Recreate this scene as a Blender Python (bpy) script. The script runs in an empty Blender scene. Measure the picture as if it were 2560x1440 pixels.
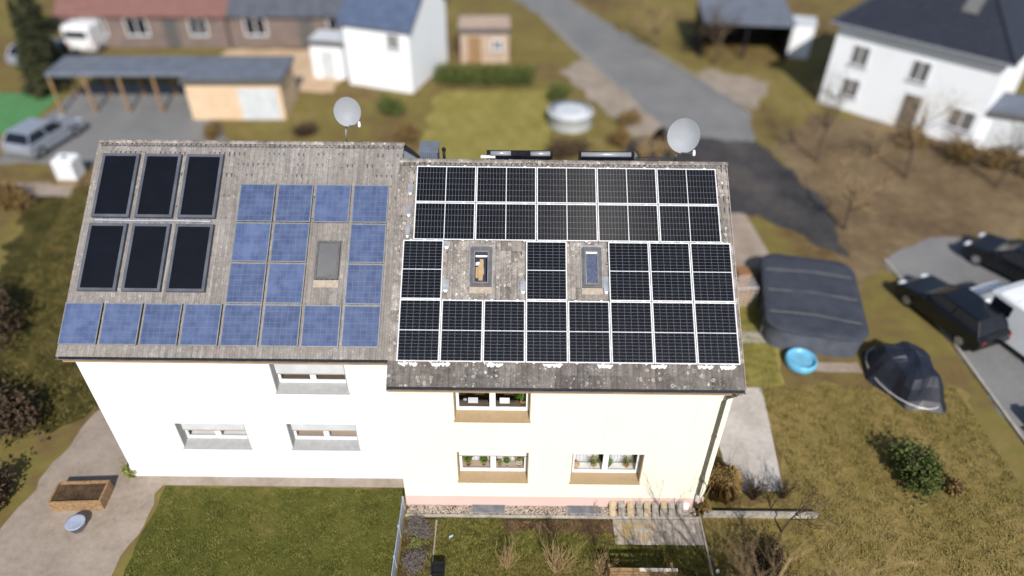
import bpy, math, random
import numpy as np
from mathutils import Vector, Matrix, Euler
random.seed(7); RNG = np.random.default_rng(11)
S = bpy.context.scene
COL = S.collection
rad = math.radians

# ------------------------------------------------------------------ camera, sky, sun, exposure
cam_d = bpy.data.cameras.new('camera'); cam = bpy.data.objects.new('camera', cam_d); COL.objects.link(cam)
_r = Vector((0.9999415, 0.0060064, 0.0089952)); _u = Vector((-0.0107708, 0.6291259, 0.7772288)); _f = Vector((0.0009907, 0.7772802, -0.6291538))
M = Matrix((_r, _u, -_f)).transposed().to_4x4(); M.translation = Vector((3.05473, -18.51917, 19.82802))
cam.matrix_world = M
cam_d.sensor_width = 36; cam_d.lens = 36*1800/2560
cam_d.clip_start = 0.1; cam_d.clip_end = 2000
cam_d.dof.use_dof = True; cam_d.dof.focus_distance = 20.6; cam_d.dof.aperture_fstop = 0.062
S.camera = cam
SUN_EL, SUN_AZ = 40.0, 9.0            # azimuth: from straight in front of the facade towards the right gable
W = bpy.data.worlds.new('World'); S.world = W; W.use_nodes = True
wn = W.node_tree; bg = wn.nodes['Background']
sky = wn.nodes.new('ShaderNodeTexSky'); sky.sky_type = 'NISHITA'; sky.sun_disc = False
sky.sun_elevation = rad(SUN_EL); sky.sun_rotation = rad(180-SUN_AZ)
wn.links.new(sky.outputs[0], bg.inputs[0]); bg.inputs[1].default_value = 0.085
sd = bpy.data.lights.new('sun', 'SUN'); sd.energy = 3.9; sd.angle = rad(0.53); sd.color = (1.0, 0.955, 0.89)
sun = bpy.data.objects.new('sun', sd); COL.objects.link(sun)
SV = Vector((math.sin(rad(SUN_AZ))*math.cos(rad(SUN_EL)), -math.cos(rad(SUN_AZ))*math.cos(rad(SUN_EL)), math.sin(rad(SUN_EL))))
sun.rotation_euler = SV.to_track_quat('Z', 'Y').to_euler(); sun.location = SV*80
S.render.engine = 'CYCLES'
S.view_settings.view_transform = 'Standard'; S.view_settings.look = 'None'
S.view_settings.exposure = 0.4; S.view_settings.gamma = 1; S.view_settings.use_curve_mapping = False
S.cycles.use_denoising = True
S.cycles.max_bounces = 6; S.cycles.transparent_max_bounces = 12

# ------------------------------------------------------------------ materials
def L(r, g, b):                       # sRGB 0-255 to linear
    f = lambda c: ((c/255)/12.92 if c/255 <= .04045 else ((c/255+.055)/1.055)**2.4)
    return (f(r), f(g), f(b), 1)
class NT:
    def __init__(s, name):
        s.m = bpy.data.materials.new(name); s.m.use_nodes = True; s.t = s.m.node_tree
        s.b = s.t.nodes['Principled BSDF']; s.out = s.t.nodes['Material Output']; s._g = None
    def n(s, typ, **kw):
        x = s.t.nodes.new('ShaderNode'+typ)
        for k, v in kw.items(): setattr(x, k, v)
        return x
    def link(s, a, b): s.t.links.new(a, b)
    def pos(s):
        if s._g is None: s._g = s.n('NewGeometry')
        return s._g.outputs['Position']
    def noise(s, scale, detail=3, rough=.55, vec=None, dist=0):
        x = s.n('TexNoise'); x.inputs['Scale'].default_value = scale; x.inputs['Detail'].default_value = detail
        x.inputs['Roughness'].default_value = rough; x.inputs['Distortion'].default_value = dist
        s.link(vec if vec is not None else s.pos(), x.inputs['Vector']); return x.outputs['Fac']
    def ramp(s, fac, stops, interp='LINEAR'):
        x = s.n('ValToRGB'); x.color_ramp.interpolation = interp; el = x.color_ramp.elements
        while len(el) < len(stops): el.new(.5)
        for e, (p, c) in zip(el, stops):
            e.position = p; e.color = c if isinstance(c, tuple) else (c, c, c, 1)
        s.link(fac, x.inputs[0]); return x.outputs[0]
    def mix(s, fac, a, b, mode='MIX'):
        x = s.n('MixRGB', blend_type=mode)
        for i, v in enumerate((fac, a, b)):
            if hasattr(v, 'is_linked'): s.link(v, x.inputs[i])
            elif isinstance(v, (int, float)): x.inputs[i].default_value = v if i == 0 else (v, v, v, 1)
            else: x.inputs[i].default_value = v
        return x.outputs[0]
    def math(s, op, a, b=0.0, c=None):
        x = s.n('Math', operation=op)
        for i, v in enumerate((a, b) if c is None else (a, b, c)):
            if hasattr(v, 'is_linked'): s.link(v, x.inputs[i])
            else: x.inputs[i].default_value = v
        return x.outputs[0]
    def obrand(s): return s.n('ObjectInfo').outputs['Random']
    def done(s, col, rough=.8, bump=None, bstr=.3, bdist=.01, metal=0, spec=.3):
        if hasattr(col, 'is_linked'): s.link(col, s.b.inputs['Base Color'])
        else: s.b.inputs['Base Color'].default_value = col
        if hasattr(rough, 'is_linked'): s.link(rough, s.b.inputs['Roughness'])
        else: s.b.inputs['Roughness'].default_value = rough
        s.b.inputs['Metallic'].default_value = metal; s.b.inputs['Specular IOR Level'].default_value = spec
        if bump is not None:
            x = s.n('Bump'); x.inputs['Strength'].default_value = bstr; x.inputs['Distance'].default_value = bdist
            s.link(bump, x.inputs['Height']); s.link(x.outputs[0], s.b.inputs['Normal'])
        return s.m
def simple(name, c1, c2=None, scale=4, rough=.7, metal=0, spec=.3, bump=0, rand=0, detail=4):
    t = NT(name); c2 = c2 or c1
    f = t.noise(scale, detail); col = t.ramp(f, [(.3, c1), (.7, c2)])
    if rand:
        v = t.math('MULTIPLY_ADD', t.obrand(), 2*rand, 1-rand)
        col = t.mix(1.0, col, v, 'MULTIPLY')
    return t.done(col, rough, f if bump else None, bump, .01, metal, spec)

def tile_mat(name, base1, base2, lich=.5, streak=True):
    t = NT(name); g = t.pos()
    big = t.noise(.9, 4); fine = t.noise(38, 4, .7); mid = t.noise(7, 4)
    col = t.ramp(mid, [(.3, base1), (.72, base2)])
    col = t.mix(1, col, t.math('MULTIPLY_ADD', t.obrand(), .6, .7), 'MULTIPLY')
    col = t.mix(.3, col, t.ramp(fine, [(.25, .5), (.5, .9), (.8, 1.2)]), 'MULTIPLY')
    mp = t.n('Mapping'); mp.inputs['Scale'].default_value = (7.5, .55, .55); t.link(g, mp.inputs['Vector'])
    st = t.noise(1.0, 4, .6, mp.outputs[0]); col = t.mix(.75, col, t.ramp(st, [(.3, .55), (.5, .95), (.72, 1.3)]), 'MULTIPLY')
    br = t.noise(.55, 2); col = t.mix(t.math('MULTIPLY', t.ramp(br, [(.4, 0.0), (.65, 1.0)]), .35), col, L(116, 106, 98))
    # pale crust lichen, patchy
    patch = t.ramp(t.noise(1.3, 3), [(.42, 0.0), (.66, 1.0)])
    crust = t.ramp(t.noise(30, 3, .65), [(.56, 0.0), (.62, 1.0)])
    col = t.mix(t.math('MULTIPLY', t.math('MULTIPLY', patch, crust), .38*lich), col, L(200, 196, 184))
    # lichen rosettes: rings and discs
    for sc, thr, r0, r1 in ((6.2, .66, .2, .31), (10, .72, .12, .24), (24, .72, .0, .24)):
        v = t.n('TexVoronoi'); v.inputs['Scale'].default_value = sc; v.inputs['Randomness'].default_value = 1
        wob = t.n('VectorMath', operation='ADD'); nz = t.n('TexNoise'); nz.inputs['Scale'].default_value = 40
        t.link(g, nz.inputs['Vector']); sc_ = t.n('VectorMath', operation='SCALE'); sc_.inputs['Scale'].default_value = .05
        t.link(nz.outputs['Color'], sc_.inputs[0]); t.link(g, wob.inputs[0]); t.link(sc_.outputs[0], wob.inputs[1]); t.link(wob.outputs[0], v.inputs['Vector'])
        d = v.outputs['Distance']
        sep = t.n('SeparateColor'); t.link(v.outputs['Color'], sep.inputs[0])
        on = t.math('GREATER_THAN', sep.outputs[0], thr)
        ring = t.math('MULTIPLY', t.math('GREATER_THAN', d, r0), t.math('LESS_THAN', d, r1))
        core = t.math('MULTIPLY', t.math('LESS_THAN', d, r0*.45), .9)
        k = t.math('MULTIPLY', t.math('MAXIMUM', ring, core), on)
        k = t.math('MULTIPLY', k, t.math('MULTIPLY_ADD', sep.outputs[1], .5, .4))
        k = t.math('MULTIPLY', k, t.ramp(big, [(.36, .25), (.6, 1.0)]))
        col = t.mix(t.math('MULTIPLY', k, lich), col, L(226, 222, 212))
    # dark moss spots
    moss = t.ramp(t.noise(11, 3), [(.66, 0.0), (.72, 1.0)])
    col = t.mix(t.math('MULTIPLY', moss, .55), col, L(48, 44, 34))
    return t.done(col, .9, fine, .5, .008, 0, .2)

M_TILE = tile_mat('concrete_tile', L(118, 112, 107), L(160, 153, 147), 1.0)
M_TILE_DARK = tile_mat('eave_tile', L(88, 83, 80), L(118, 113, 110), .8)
M_TILE_SMOOTH = tile_mat('smooth_tile', L(126, 121, 118), L(148, 143, 139), .35)
M_RIDGE = tile_mat('ridge_tile', L(118, 111, 105), L(160, 152, 145), 1.0)
def cells_mat(name, c1, c2, rough, haze):
    t = NT(name); f = t.noise(3, 2)
    v = t.n('TexVoronoi'); v.inputs['Scale'].default_value = 9; t.link(t.pos(), v.inputs['Vector'])
    sp = t.n('SeparateColor'); t.link(v.outputs['Color'], sp.inputs[0])
    col = t.mix(t.math('MULTIPLY', sp.outputs[0], .35), t.ramp(f, [(.35, c1), (.65, c2)]), c2)
    col = t.mix(1, col, t.math('MULTIPLY_ADD', t.obrand(), .3, .85), 'MULTIPLY')
    return t.done(col, rough, None, 0, 0, 0, haze)
M_CELL = cells_mat('mono_cell', L(8, 9, 14), L(13, 14, 21), .33, .15)
M_CELL_BLUE = cells_mat('poly_cell', L(62, 78, 116), L(84, 100, 138), .4, .4)
M_GRID = simple('cell_grid_line', L(98, 103, 114), L(108, 112, 122), 3, .5)
M_SHEET = simple('white_backsheet', L(205, 208, 214), L(222, 224, 228), 3, .5)
M_ALU = simple('bright_aluminium', L(222, 222, 222), L(240, 240, 240), 6, .38, .35, .5)
M_ALU_DULL = simple('dull_aluminium', L(150, 153, 158), L(178, 180, 184), 6, .4, .7, .5)
M_ZINC = simple('zinc_sheet', L(124, 128, 136), L(160, 163, 170), 5, .45, .3, .5)
M_ABSORB = simple('black_absorber', L(9, 10, 15), L(14, 15, 22), 3, .3, 0, .5)
def plaster(name, c, k=.04, stain=.0):
    t = NT(name); f = t.noise(.7, 5); fi = t.noise(90, 3)
    d = tuple(x*(1-k) for x in c[:3])+(1,)
    col = t.ramp(f, [(.3, d), (.7, c)])
    sp = t.n('Mapping'); sp.inputs['Scale'].default_value = (3.2, 3.2, .22); t.link(t.pos(), sp.inputs['Vector'])
    run = t.ramp(t.noise(1.0, 4, .6, sp.outputs[0]), [(.55, 0.0), (.8, 1.0)])
    col = t.mix(t.math('MULTIPLY', run, .10+stain), col, L(206, 190, 158))
    return t.done(col, .9, fi, .25, .004, 0, .2)
M_CREAM = plaster('cream_render', (.82, .80, .655, 1))
M_WHITEWALL = plaster('white_render', (.80, .83, .87, 1))
M_PINK = plaster('pink_plinth', L(214, 184, 176), .06, .1)
M_TAN = simple('tan_painted_trim', L(156, 134, 104), L(164, 142, 110), 8, .6)
M_TANBOARD = simple('tan_board', L(150, 124, 96), L(166, 140, 110), 3, .7)
M_PVC = simple('white_pvc', L(232, 233, 236), L(238, 239, 241), 2, .35, 0, .5)
M_GREYFRAME = simple('grey_window_cladding', L(86, 84, 84), L(104, 102, 102), 5, .5, .2)
M_APRON = simple('lead_apron', L(148, 136, 122), L(172, 160, 146), 9, .85, bump=.3)
M_GUTTER = simple('brown_gutter', L(70, 66, 60), L(92, 87, 78), 6, .5, .3)
M_PIPE = simple('downpipe_zinc', L(92, 86, 74), L(124, 118, 104), 7, .55, .3)
M_BLACK = simple('matt_black', L(18, 18, 20), L(30, 30, 32), 6, .6)
M_DARKROOM = simple('room_wall', L(120, 112, 104), L(132, 124, 114), 1, .9)
M_FLOORDARK = simple('room_floor', L(70, 62, 56), L(86, 76, 68), 3, .8)
M_BLUEFLOOR = simple('blue_carpet', L(40, 44, 62), L(54, 58, 78), 8, .9)
M_CURTAIN = simple('white_net_curtain', L(206, 208, 214), L(226, 228, 232), 20, .8)
M_CARD = simple('cardboard', L(170, 142, 104), L(186, 158, 118), 6, .8)
M_PAPER = simple('white_paper', L(214, 214, 214), L(230, 230, 230), 3, .8)
M_TERRA = simple('terracotta', L(170, 118, 76), L(198, 144, 98), 12, .8)
M_POTWHITE = simple('white_pot', L(214, 210, 202), L(228, 224, 216), 9, .5)
M_LEAF = simple('house_plant_leaf', L(62, 96, 36), L(104, 138, 56), 12, .5)
M_LEAF_DRY = simple('spiky_leaf', L(98, 112, 52), L(150, 146, 84), 14, .6)
def glass_mat(name, tint=(1, 1, 1, 1), refl=.06):
    t = NT(name); tr = t.n('BsdfTransparent'); tr.inputs[0].default_value = tint
    gl = t.n('BsdfGlossy'); gl.inputs['Roughness'].default_value = .03; gl.inputs[0].default_value = (1, 1, 1, 1)
    lw = t.n('LayerWeight'); lw.inputs[0].default_value = .25
    f = t.math('ADD', t.math('MULTIPLY', lw.outputs['Fresnel'], .6), refl)
    mx = t.n('MixShader'); t.link(f, mx.inputs[0]); t.link(tr.outputs[0], mx.inputs[1]); t.link(gl.outputs[0], mx.inputs[2])
    t.link(mx.outputs[0], t.out.inputs[0]); return t.m
M_GLASS = glass_mat('window_glass')
def panel_glass():
    # clear glass over cells whose fine conductor fingers scatter light in one direction only
    t = NT('solar_glass'); tr = t.n('BsdfTransparent'); tr.inputs[0].default_value = (.97, .97, .97, 1)
    gl = t.n('BsdfGlossy'); gl.inputs['Roughness'].default_value = .3; gl.inputs[0].default_value = (1, .95, .86, 1); gl.inputs['Anisotropy'].default_value = .68
    tg = t.n('Tangent', direction_type='UV_MAP'); tg.uv_map = 'grain'; t.link(tg.outputs[0], gl.inputs['Tangent'])
    g2 = t.n('BsdfGlossy'); g2.inputs['Roughness'].default_value = .2
    m2 = t.n('MixShader'); m2.inputs[0].default_value = .008; t.link(tr.outputs[0], m2.inputs[1]); t.link(g2.outputs[0], m2.inputs[2])
    gr = t.noise(160, 2); fac = t.math('MULTIPLY', t.ramp(gr, [(.3, .3), (.7, 1.0)]), .010)
    mx = t.n('MixShader'); t.link(fac, mx.inputs[0]); t.link(m2.outputs[0], mx.inputs[1]); t.link(gl.outputs[0], mx.inputs[2])
    t.link(mx.outputs[0], t.out.inputs[0]); return t.m
def grain_uv(me, ax):
    uv = me.uv_layers.new(name='grain')
    for l in me.loops:
        c = me.vertices[l.vertex_index].co; uv.data[l.index].uv = (c.y, c.x) if ax else (c.x, c.y)
    return me
M_PGLASS = panel_glass()
M_BLIND = simple('blue_blind', L(58, 65, 88), L(86, 94, 120), 14, .6, bump=.2)
M_DARKGLASS = simple('dark_glass', L(14, 17, 26), L(24, 28, 40), 2, .08, 0, .6)
M_GREYGLASS = simple('grey_pane', L(92, 92, 94), L(112, 112, 112), 1, .1, 0, .6)
# ground surfaces
def ground_mat(name, stops, scale, sub=9, bump=.5, fine=60):
    t = NT(name); f = t.noise(scale, 5, .6); g = t.noise(sub, 4, .65); h = t.noise(fine, 3, .6)
    k = t.math('ADD', t.math('MULTIPLY', f, .62), t.math('MULTIPLY', g, .38))
    col = t.ramp(k, stops)
    col = t.mix(.6, col, t.ramp(h, [(.25, .5), (.75, 1.3)]), 'MULTIPLY')
    return t.done(col, .95, h, bump, .03, 0, .15)
M_GROUND = ground_mat('rough_meadow', [(.36, L(92, 76, 50)), (.46, L(114, 96, 62)), (.54, L(118, 108, 58)), (.64, L(134, 116, 76))], .16, 1.3)
M_BROWN = ground_mat('brown_meadow', [(.36, L(90, 74, 56)), (.5, L(114, 96, 72)), (.64, L(132, 116, 88))], .3, 2)
M_LAWN = ground_mat('lawn', [(.36, L(44, 44, 18)), (.5, L(66, 62, 28)), (.64, L(100, 86, 50))], 1.2, 6)
M_LAWNYEL = ground_mat('pale_lawn', [(.36, L(128, 118, 60)), (.5, L(146, 134, 76)), (.64, L(158, 146, 88))], .6, 5)
M_LAWNDARK = ground_mat('dark_lawn', [(.36, L(62, 58, 28)), (.47, L(76, 78, 32)), (.56, L(90, 88, 40)), (.66, L(120, 102, 60))], .55, 5)
M_LAWNOLIVE = ground_mat('olive_lawn', [(.36, L(112, 98, 56)), (.5, L(132, 116, 68)), (.64, L(150, 128, 84))], .5, 4)
M_SOIL = ground_mat('garden_soil', [(.36, L(58, 44, 32)), (.5, L(86, 68, 52)), (.64, L(112, 92, 72))], 3, 18, .9, 80)
M_ASPH = ground_mat('asphalt', [(.36, L(112, 112, 112)), (.5, L(124, 124, 124)), (.64, L(134, 132, 130))], .4, 5, .2, 120)
M_ASPHSHADE = ground_mat('shade_toned_asphalt', [(.36, L(52, 52, 55)), (.5, L(68, 66, 67)), (.64, L(92, 86, 82))], .35, 4, .2, 120)  # shade lying over the driveway is put into this asphalt's base colour
M_PATH = ground_mat('pinkish_paving', [(.36, L(136, 123, 110)), (.5, L(153, 140, 127)), (.64, L(166, 153, 141))], .7, 5, .2, 90)
M_PAVER = ground_mat('paver', [(.36, L(142, 128, 114)), (.5, L(158, 144, 130)), (.64, L(172, 158, 146))], 1.5, 8, .2, 90)
M_CONC = ground_mat('pale_concrete', [(.36, L(168, 160, 152)), (.5, L(186, 178, 170)), (.64, L(200, 194, 188))], .8, 6, .25, 60)
M_KERB = ground_mat('kerb_concrete', [(.36, L(140, 134, 124)), (.5, L(164, 158, 148)), (.64, L(182, 176, 166))], 2, 9, .3, 60)
def slab_mat():
    t = NT('stained_slab'); f = t.noise(1.6, 4); h = t.noise(50, 3)
    col = t.ramp(t.noise(5, 4), [(.35, L(140, 130, 122)), (.65, L(172, 162, 154))])
    col = t.mix(1, col, t.math('MULTIPLY_ADD', t.obrand(), .22, .88), 'MULTIPLY')
    # ochre stain that lies on the left part of the terrace
    sx = t.n('SeparateXYZ'); t.link(t.pos(), sx.inputs[0])
    left = t.ramp(t.math('MULTIPLY_ADD', t.math('ABSOLUTE', t.math('SUBTRACT', sx.outputs[0], 7.0)), -.95, 1.0), [(.3, 0.0), (.75, 1.0)])
    st = t.ramp(t.noise(3.4, 4), [(.45, 0.0), (.6, 1.0)])
    col = t.mix(t.math('MULTIPLY', t.math('MULTIPLY', left, st), .75), col, L(168, 142, 74))
    gr = t.ramp(t.noise(4.4, 3), [(.6, 0.0), (.68, 1.0)])
    col = t.mix(t.math('MULTIPLY', t.math('MULTIPLY', left, gr), .7), col, L(122, 120, 44))
    return t.done(col, .9, h, .3, .01, 0, .2)
M_SLAB = slab_mat()
M_PEACH = ground_mat('peach_paving', [(.36, L(178, 150, 122)), (.5, L(196, 170, 142)), (.64, L(206, 182, 156))], .6, 5, .2, 60)
M_PEBBLE = simple('pebble', L(128, 112, 98), L(206, 196, 184), 23, .8, detail=1)
M_GRASS = simple('grass_blade', L(74, 88, 24), L(144, 138, 72), 7, .7, detail=5)
M_GRASSDK = simple('grass_blade_dark', L(90, 88, 38), L(152, 134, 78), 3.5, .7, detail=5)
M_GRASSLEFT = simple('neighbour_grass_blade', L(82, 90, 32), L(128, 124, 62), 3, .7, detail=5)
M_STRAW = simple('dry_straw', L(92, 72, 42), L(170, 144, 92), 14, .8)
M_TWIG = simple('bare_twig', L(122, 100, 70), L(186, 160, 118), 9, .85)
M_TWIGDK = simple('dark_twig', L(58, 46, 36), L(88, 72, 54), 9, .85)
M_BARK = simple('bark', L(74, 62, 50), L(104, 90, 74), 12, .9, bump=.5)
M_HEATH = simple('grey_heather', L(92, 84, 82), L(142, 132, 130), 16, .85)
M_GREENBUSH = simple('evergreen_leaf', L(46, 58, 26), L(82, 92, 40), 7, .7)
M_CONIFER = simple('conifer_needle', L(40, 44, 28), L(66, 68, 40), 5, .8)
M_HEDGE = simple('hedge_leaf', L(62, 80, 34), L(96, 104, 52), 6, .75)
M_DRYBUSH = simple('dry_bush', L(96, 76, 46), L(132, 108, 66), 7, .85)
M_SLATE = simple('dark_slate_roof', L(34, 38, 50), L(46, 50, 62), 3, .6, 0, .35)
M_GREYROOF = simple('grey_flat_roof', L(92, 98, 110), L(110, 116, 128), 1.2, .8)
M_REDROOF = simple('red_clay_roof', L(114, 82, 78), L(128, 94, 88), 2, .85)
M_DKROOF = simple('anthracite_roof', L(70, 74, 84), L(90, 94, 104), 2, .75)
M_FELT = simple('slate_felt', L(52, 56, 66), L(66, 70, 80), 1.5, .85)
M_CREAMWALL = simple('cream_garage_wall', L(202, 176, 146), L(212, 188, 160), 1.5, .9)
M_BEIGEWALL = simple('beige_wall', L(164, 144, 128), L(180, 160, 144), 1.5, .9)
M_BROWNWALL = simple('mauve_wall', L(106, 94, 90), L(122, 108, 102), 1.5, .9)
M_STONE = simple('sandy_tile', L(158, 140, 112), L(184, 166, 138), 14, .9, rand=.12, bump=.4)
M_STONEG = simple('grey_tile', L(132, 124, 116), L(160, 152, 142), 14, .9, rand=.12, bump=.4)
M_BIN = simple('brown_plastic', L(128, 92, 62), L(142, 104, 72), 4, .5)
M_WOOD = simple('weathered_wood', L(122, 96, 68), L(160, 130, 96), 10, .8)
M_WOODLT = simple('pale_board', L(186, 178, 164), L(210, 202, 190), 9, .8)
M_WIRE = simple('white_wire', L(206, 202, 200), L(220, 216, 214), 5, .5, .3)
M_POOL = simple('light_blue_plastic', L(92, 164, 200), L(112, 182, 216), 4, .3, 0, .5)
M_POOLWATER = simple('pool_water', L(96, 160, 192), L(124, 184, 212), 3, .05, 0, .5)
M_COVER = simple('pale_grey_cover', L(184, 188, 192), L(202, 206, 210), 2, .6)
M_TARP = simple('navy_tarp', L(24, 27, 38), L(32, 36, 50), 3, .45, 0, .5, bump=.4)
M_WHITEPAINT = simple('white_car_paint', L(226, 228, 230), L(232, 234, 236), 1, .25, 0, .6)
M_BLACKPAINT = simple('black_car_paint', L(14, 16, 20), L(20, 22, 28), 1, .2, 0, .6)
M_SILVERPAINT = simple('silver_car_paint', L(146, 152, 164), L(160, 166, 178), 1, .3, .3, .6)
M_TYRE = simple('tyre_rubber', L(24, 24, 24), L(32, 32, 32), 8, .8)
M_HEADLAMP = simple('headlamp_lens', L(210, 214, 220), L(226, 230, 234), 3, .1, 0, .6)
M_TAIL = simple('tail_lamp_lens', L(150, 22, 18), L(170, 30, 24), 3, .2, 0, .5)
M_DISH = simple('dish_grey', L(136, 140, 146), L(148, 152, 158), 2, .55)
M_COVERBAR = simple('satin_cover', L(140, 142, 146), L(160, 162, 166), 4, .3, .2, .6)
M_CLAD = simple('blue_grey_cladding', L(76, 88, 112), L(90, 102, 126), 4, .5)
M_GREYTRIM = simple('grey_painted_trim', L(150, 150, 150), L(164, 164, 164), 6, .7)
M_TURF = simple('green_tarp', L(70, 118, 72), L(88, 136, 86), 2, .8)
M_SCREEN = simple('pale_blue_screen', L(140, 148, 166), L(160, 168, 186), 3, .6)
M_BLUEROOF = simple('blue_sheet_roof', L(72, 84, 108), L(88, 100, 124), 2, .5)
M_LITTER = simple('litter_paper', L(150, 180, 200), L(200, 214, 224), 18, .6)

# ------------------------------------------------------------------ mesh helpers
class MB:
    def __init__(s): s.v = []; s.f = []
    def vert(s, *p):
        s.v.append(tuple(p)); return len(s.v)-1
    def quad(s, a, b, c, d):
        i = len(s.v); s.v += [tuple(a), tuple(b), tuple(c), tuple(d)]; s.f.append((i, i+1, i+2, i+3)); return s
    def tri(s, a, b, c):
        i = len(s.v); s.v += [tuple(a), tuple(b), tuple(c)]; s.f.append((i, i+1, i+2)); return s
    def box(s, x0, x1, y0, y1, z0, z1, m=None):
        i = len(s.v); P = [(x, y, z) for z in (z0, z1) for y in (y0, y1) for x in (x0, x1)]
        if m is not None: P = [tuple(m @ Vector(p)) for p in P]
        s.v += P
        s.f += [tuple(i+k for k in q) for q in ((0, 2, 3, 1), (4, 5, 7, 6), (0, 1, 5, 4), (2, 6, 7, 3), (0, 4, 6, 2), (1, 3, 7, 5))]; return s
    def rbox(s, x0, x1, y0, y1, z0, z1, r=.02):       # box with bevelled upright and top edges
        a = [(x0+r, y0), (x1-r, y0), (x1, y0+r), (x1, y1-r), (x1-r, y1), (x0+r, y1), (x0, y1-r), (x0, y0+r)]
        c = ((x0+x1)/2, (y0+y1)/2)
        rings = [[(x, y, z0) for x, y in a], [(x, y, z1-r) for x, y in a],
                 [(x+(r if x < c[0] else -r), y+(r if y < c[1] else -r), z1) for x, y in a]]
        s.loft(rings); return s
    def loft(s, rings, cap=True, closed=True):
        i = len(s.v); n = len(rings[0])
        for r in rings: s.v += [tuple(p) for p in r]
        for k in range(len(rings)-1):
            for j in range(n if closed else n-1):
                a = i+k*n+j; b = i+k*n+(j+1) % n; s.f.append((a, b, b+n, a+n))
        if cap and closed:
            s.f.append(tuple(i+j for j in range(n))[::-1]); s.f.append(tuple(i+(len(rings)-1)*n+j for j in range(n)))
        return s
    def tube(s, pts, r, n=8, cap=True):
        pts = [Vector(p) for p in pts]; rs = r if isinstance(r, (list, tuple)) else [r]*len(pts); rings = []
        for k, p in enumerate(pts):
            d = (pts[min(k+1, len(pts)-1)]-pts[max(k-1, 0)]).normalized()
            a = d.cross(Vector((0, 0, 1)));
            if a.length < .05: a = d.cross(Vector((1, 0, 0)))
            a.normalize(); b = d.cross(a)
            rings.append([tuple(p+(a*math.cos(t)+b*math.sin(t))*rs[k]) for t in [2*math.pi*j/n for j in range(n)]])
        return s.loft(rings, cap)
    def lathe(s, prof, c=(0, 0, 0), n=16, cap=True):
        return s.loft([[(c[0]+r*math.cos(2*math.pi*j/n), c[1]+r*math.sin(2*math.pi*j/n), c[2]+z) for j in range(n)] for r, z in prof], cap)
    def prism(s, poly, z0, z1):
        return s.loft([[(x, y, z0) for x, y in poly], [(x, y, z1) for x, y in poly]])
    def extr(s, poly, x0, x1):                           # polygon in (y,z) pushed along x
        return s.loft([[(x0, y, z) for y, z in poly], [(x1, y, z) for y, z in poly]])
    def np_add(s, V, F):
        i = len(s.v); s.v += [tuple(p) for p in V]; s.f += [tuple(int(k)+i for k in q) for q in F]
    def mesh(s, name, mat, smooth=False):
        me = bpy.data.meshes.new(name); me.from_pydata(s.v, [], s.f); me.materials.append(mat)
        if smooth: me.polygons.foreach_set('use_smooth', [True]*len(me.polygons))
        me.update(); return me
    def build(s, name, mat, parent=None, smooth=False, loc=None, rot=None):
        return ob(name, s.mesh(name, mat, smooth), parent, loc, rot)
def ob(name, me, parent=None, loc=None, rot=None):
    o = bpy.data.objects.new(name, me); COL.objects.link(o)
    if parent: o.parent = parent
    if loc is not None: o.location = loc
    if rot is not None: o.rotation_euler = rot
    return o
def tag(o, label=None, cat=None, group=None, kind=None):
    if label: o['label'] = label
    if cat: o['category'] = cat
    if group: o['group'] = group
    if kind: o['kind'] = kind
    return o
def thing(name, label, cat, loc=(0, 0, 0), rz=0, group=None, rot=None):
    o = ob(name, None, None, loc, rot if rot is not None else (0, 0, rz)); return tag(o, label, cat, group)
def copy_tree(o, parent=None):
    c = o.copy(); COL.objects.link(c)
    if parent: c.parent = parent
    for ch in o.children: copy_tree(ch, c)
    return c
def sheet(name, poly, z, mat, ragged=0):
    if ragged:
        st = random.getstate(); random.seed(len(poly)*7+int(abs(poly[0][0])*10)); q = []
        for i in range(len(poly)):
            a, b = Vector(poly[i]), Vector(poly[(i+1) % len(poly)]); n = max(2, int((b-a).length/.35)); d = Vector((-(b-a).y, (b-a).x)).normalized(); ph = random.uniform(0, 6)
            for k in range(n): q.append(tuple(a+(b-a)*k/n+d*ragged*(random.uniform(-1, 1)*.6+math.sin(k*.9+ph)*.6)))
        poly = q; random.setstate(st)
    me = bpy.data.meshes.new(name); me.from_pydata([(x, y, z) for x, y in poly], [], [tuple(range(len(poly)))]); me.materials.append(mat)
    o = ob(name, me); o['kind'] = 'structure'; return o
def np_mesh(name, V, F, mat):
    me = bpy.data.meshes.new(name); n = F.shape[1]
    me.vertices.add(len(V)); me.vertices.foreach_set('co', V.astype(np.float32).ravel())
    me.loops.add(F.size); me.loops.foreach_set('vertex_index', F.astype(np.int32).ravel())
    me.polygons.add(len(F)); me.polygons.foreach_set('loop_start', np.arange(0, F.size, n, dtype=np.int32))
    me.update(calc_edges=True); me.materials.append(mat); return me
def in_poly(X, Y, poly):
    r = np.zeros(len(X), bool); n = len(poly); j = n-1
    for i in range(n):
        xi, yi = poly[i]; xj, yj = poly[j]
        c = ((yi > Y) != (yj > Y)) & (X < (xj-xi)*(Y-yi)/((yj-yi)+1e-12)+xi); r ^= c; j = i
    return r
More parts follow.
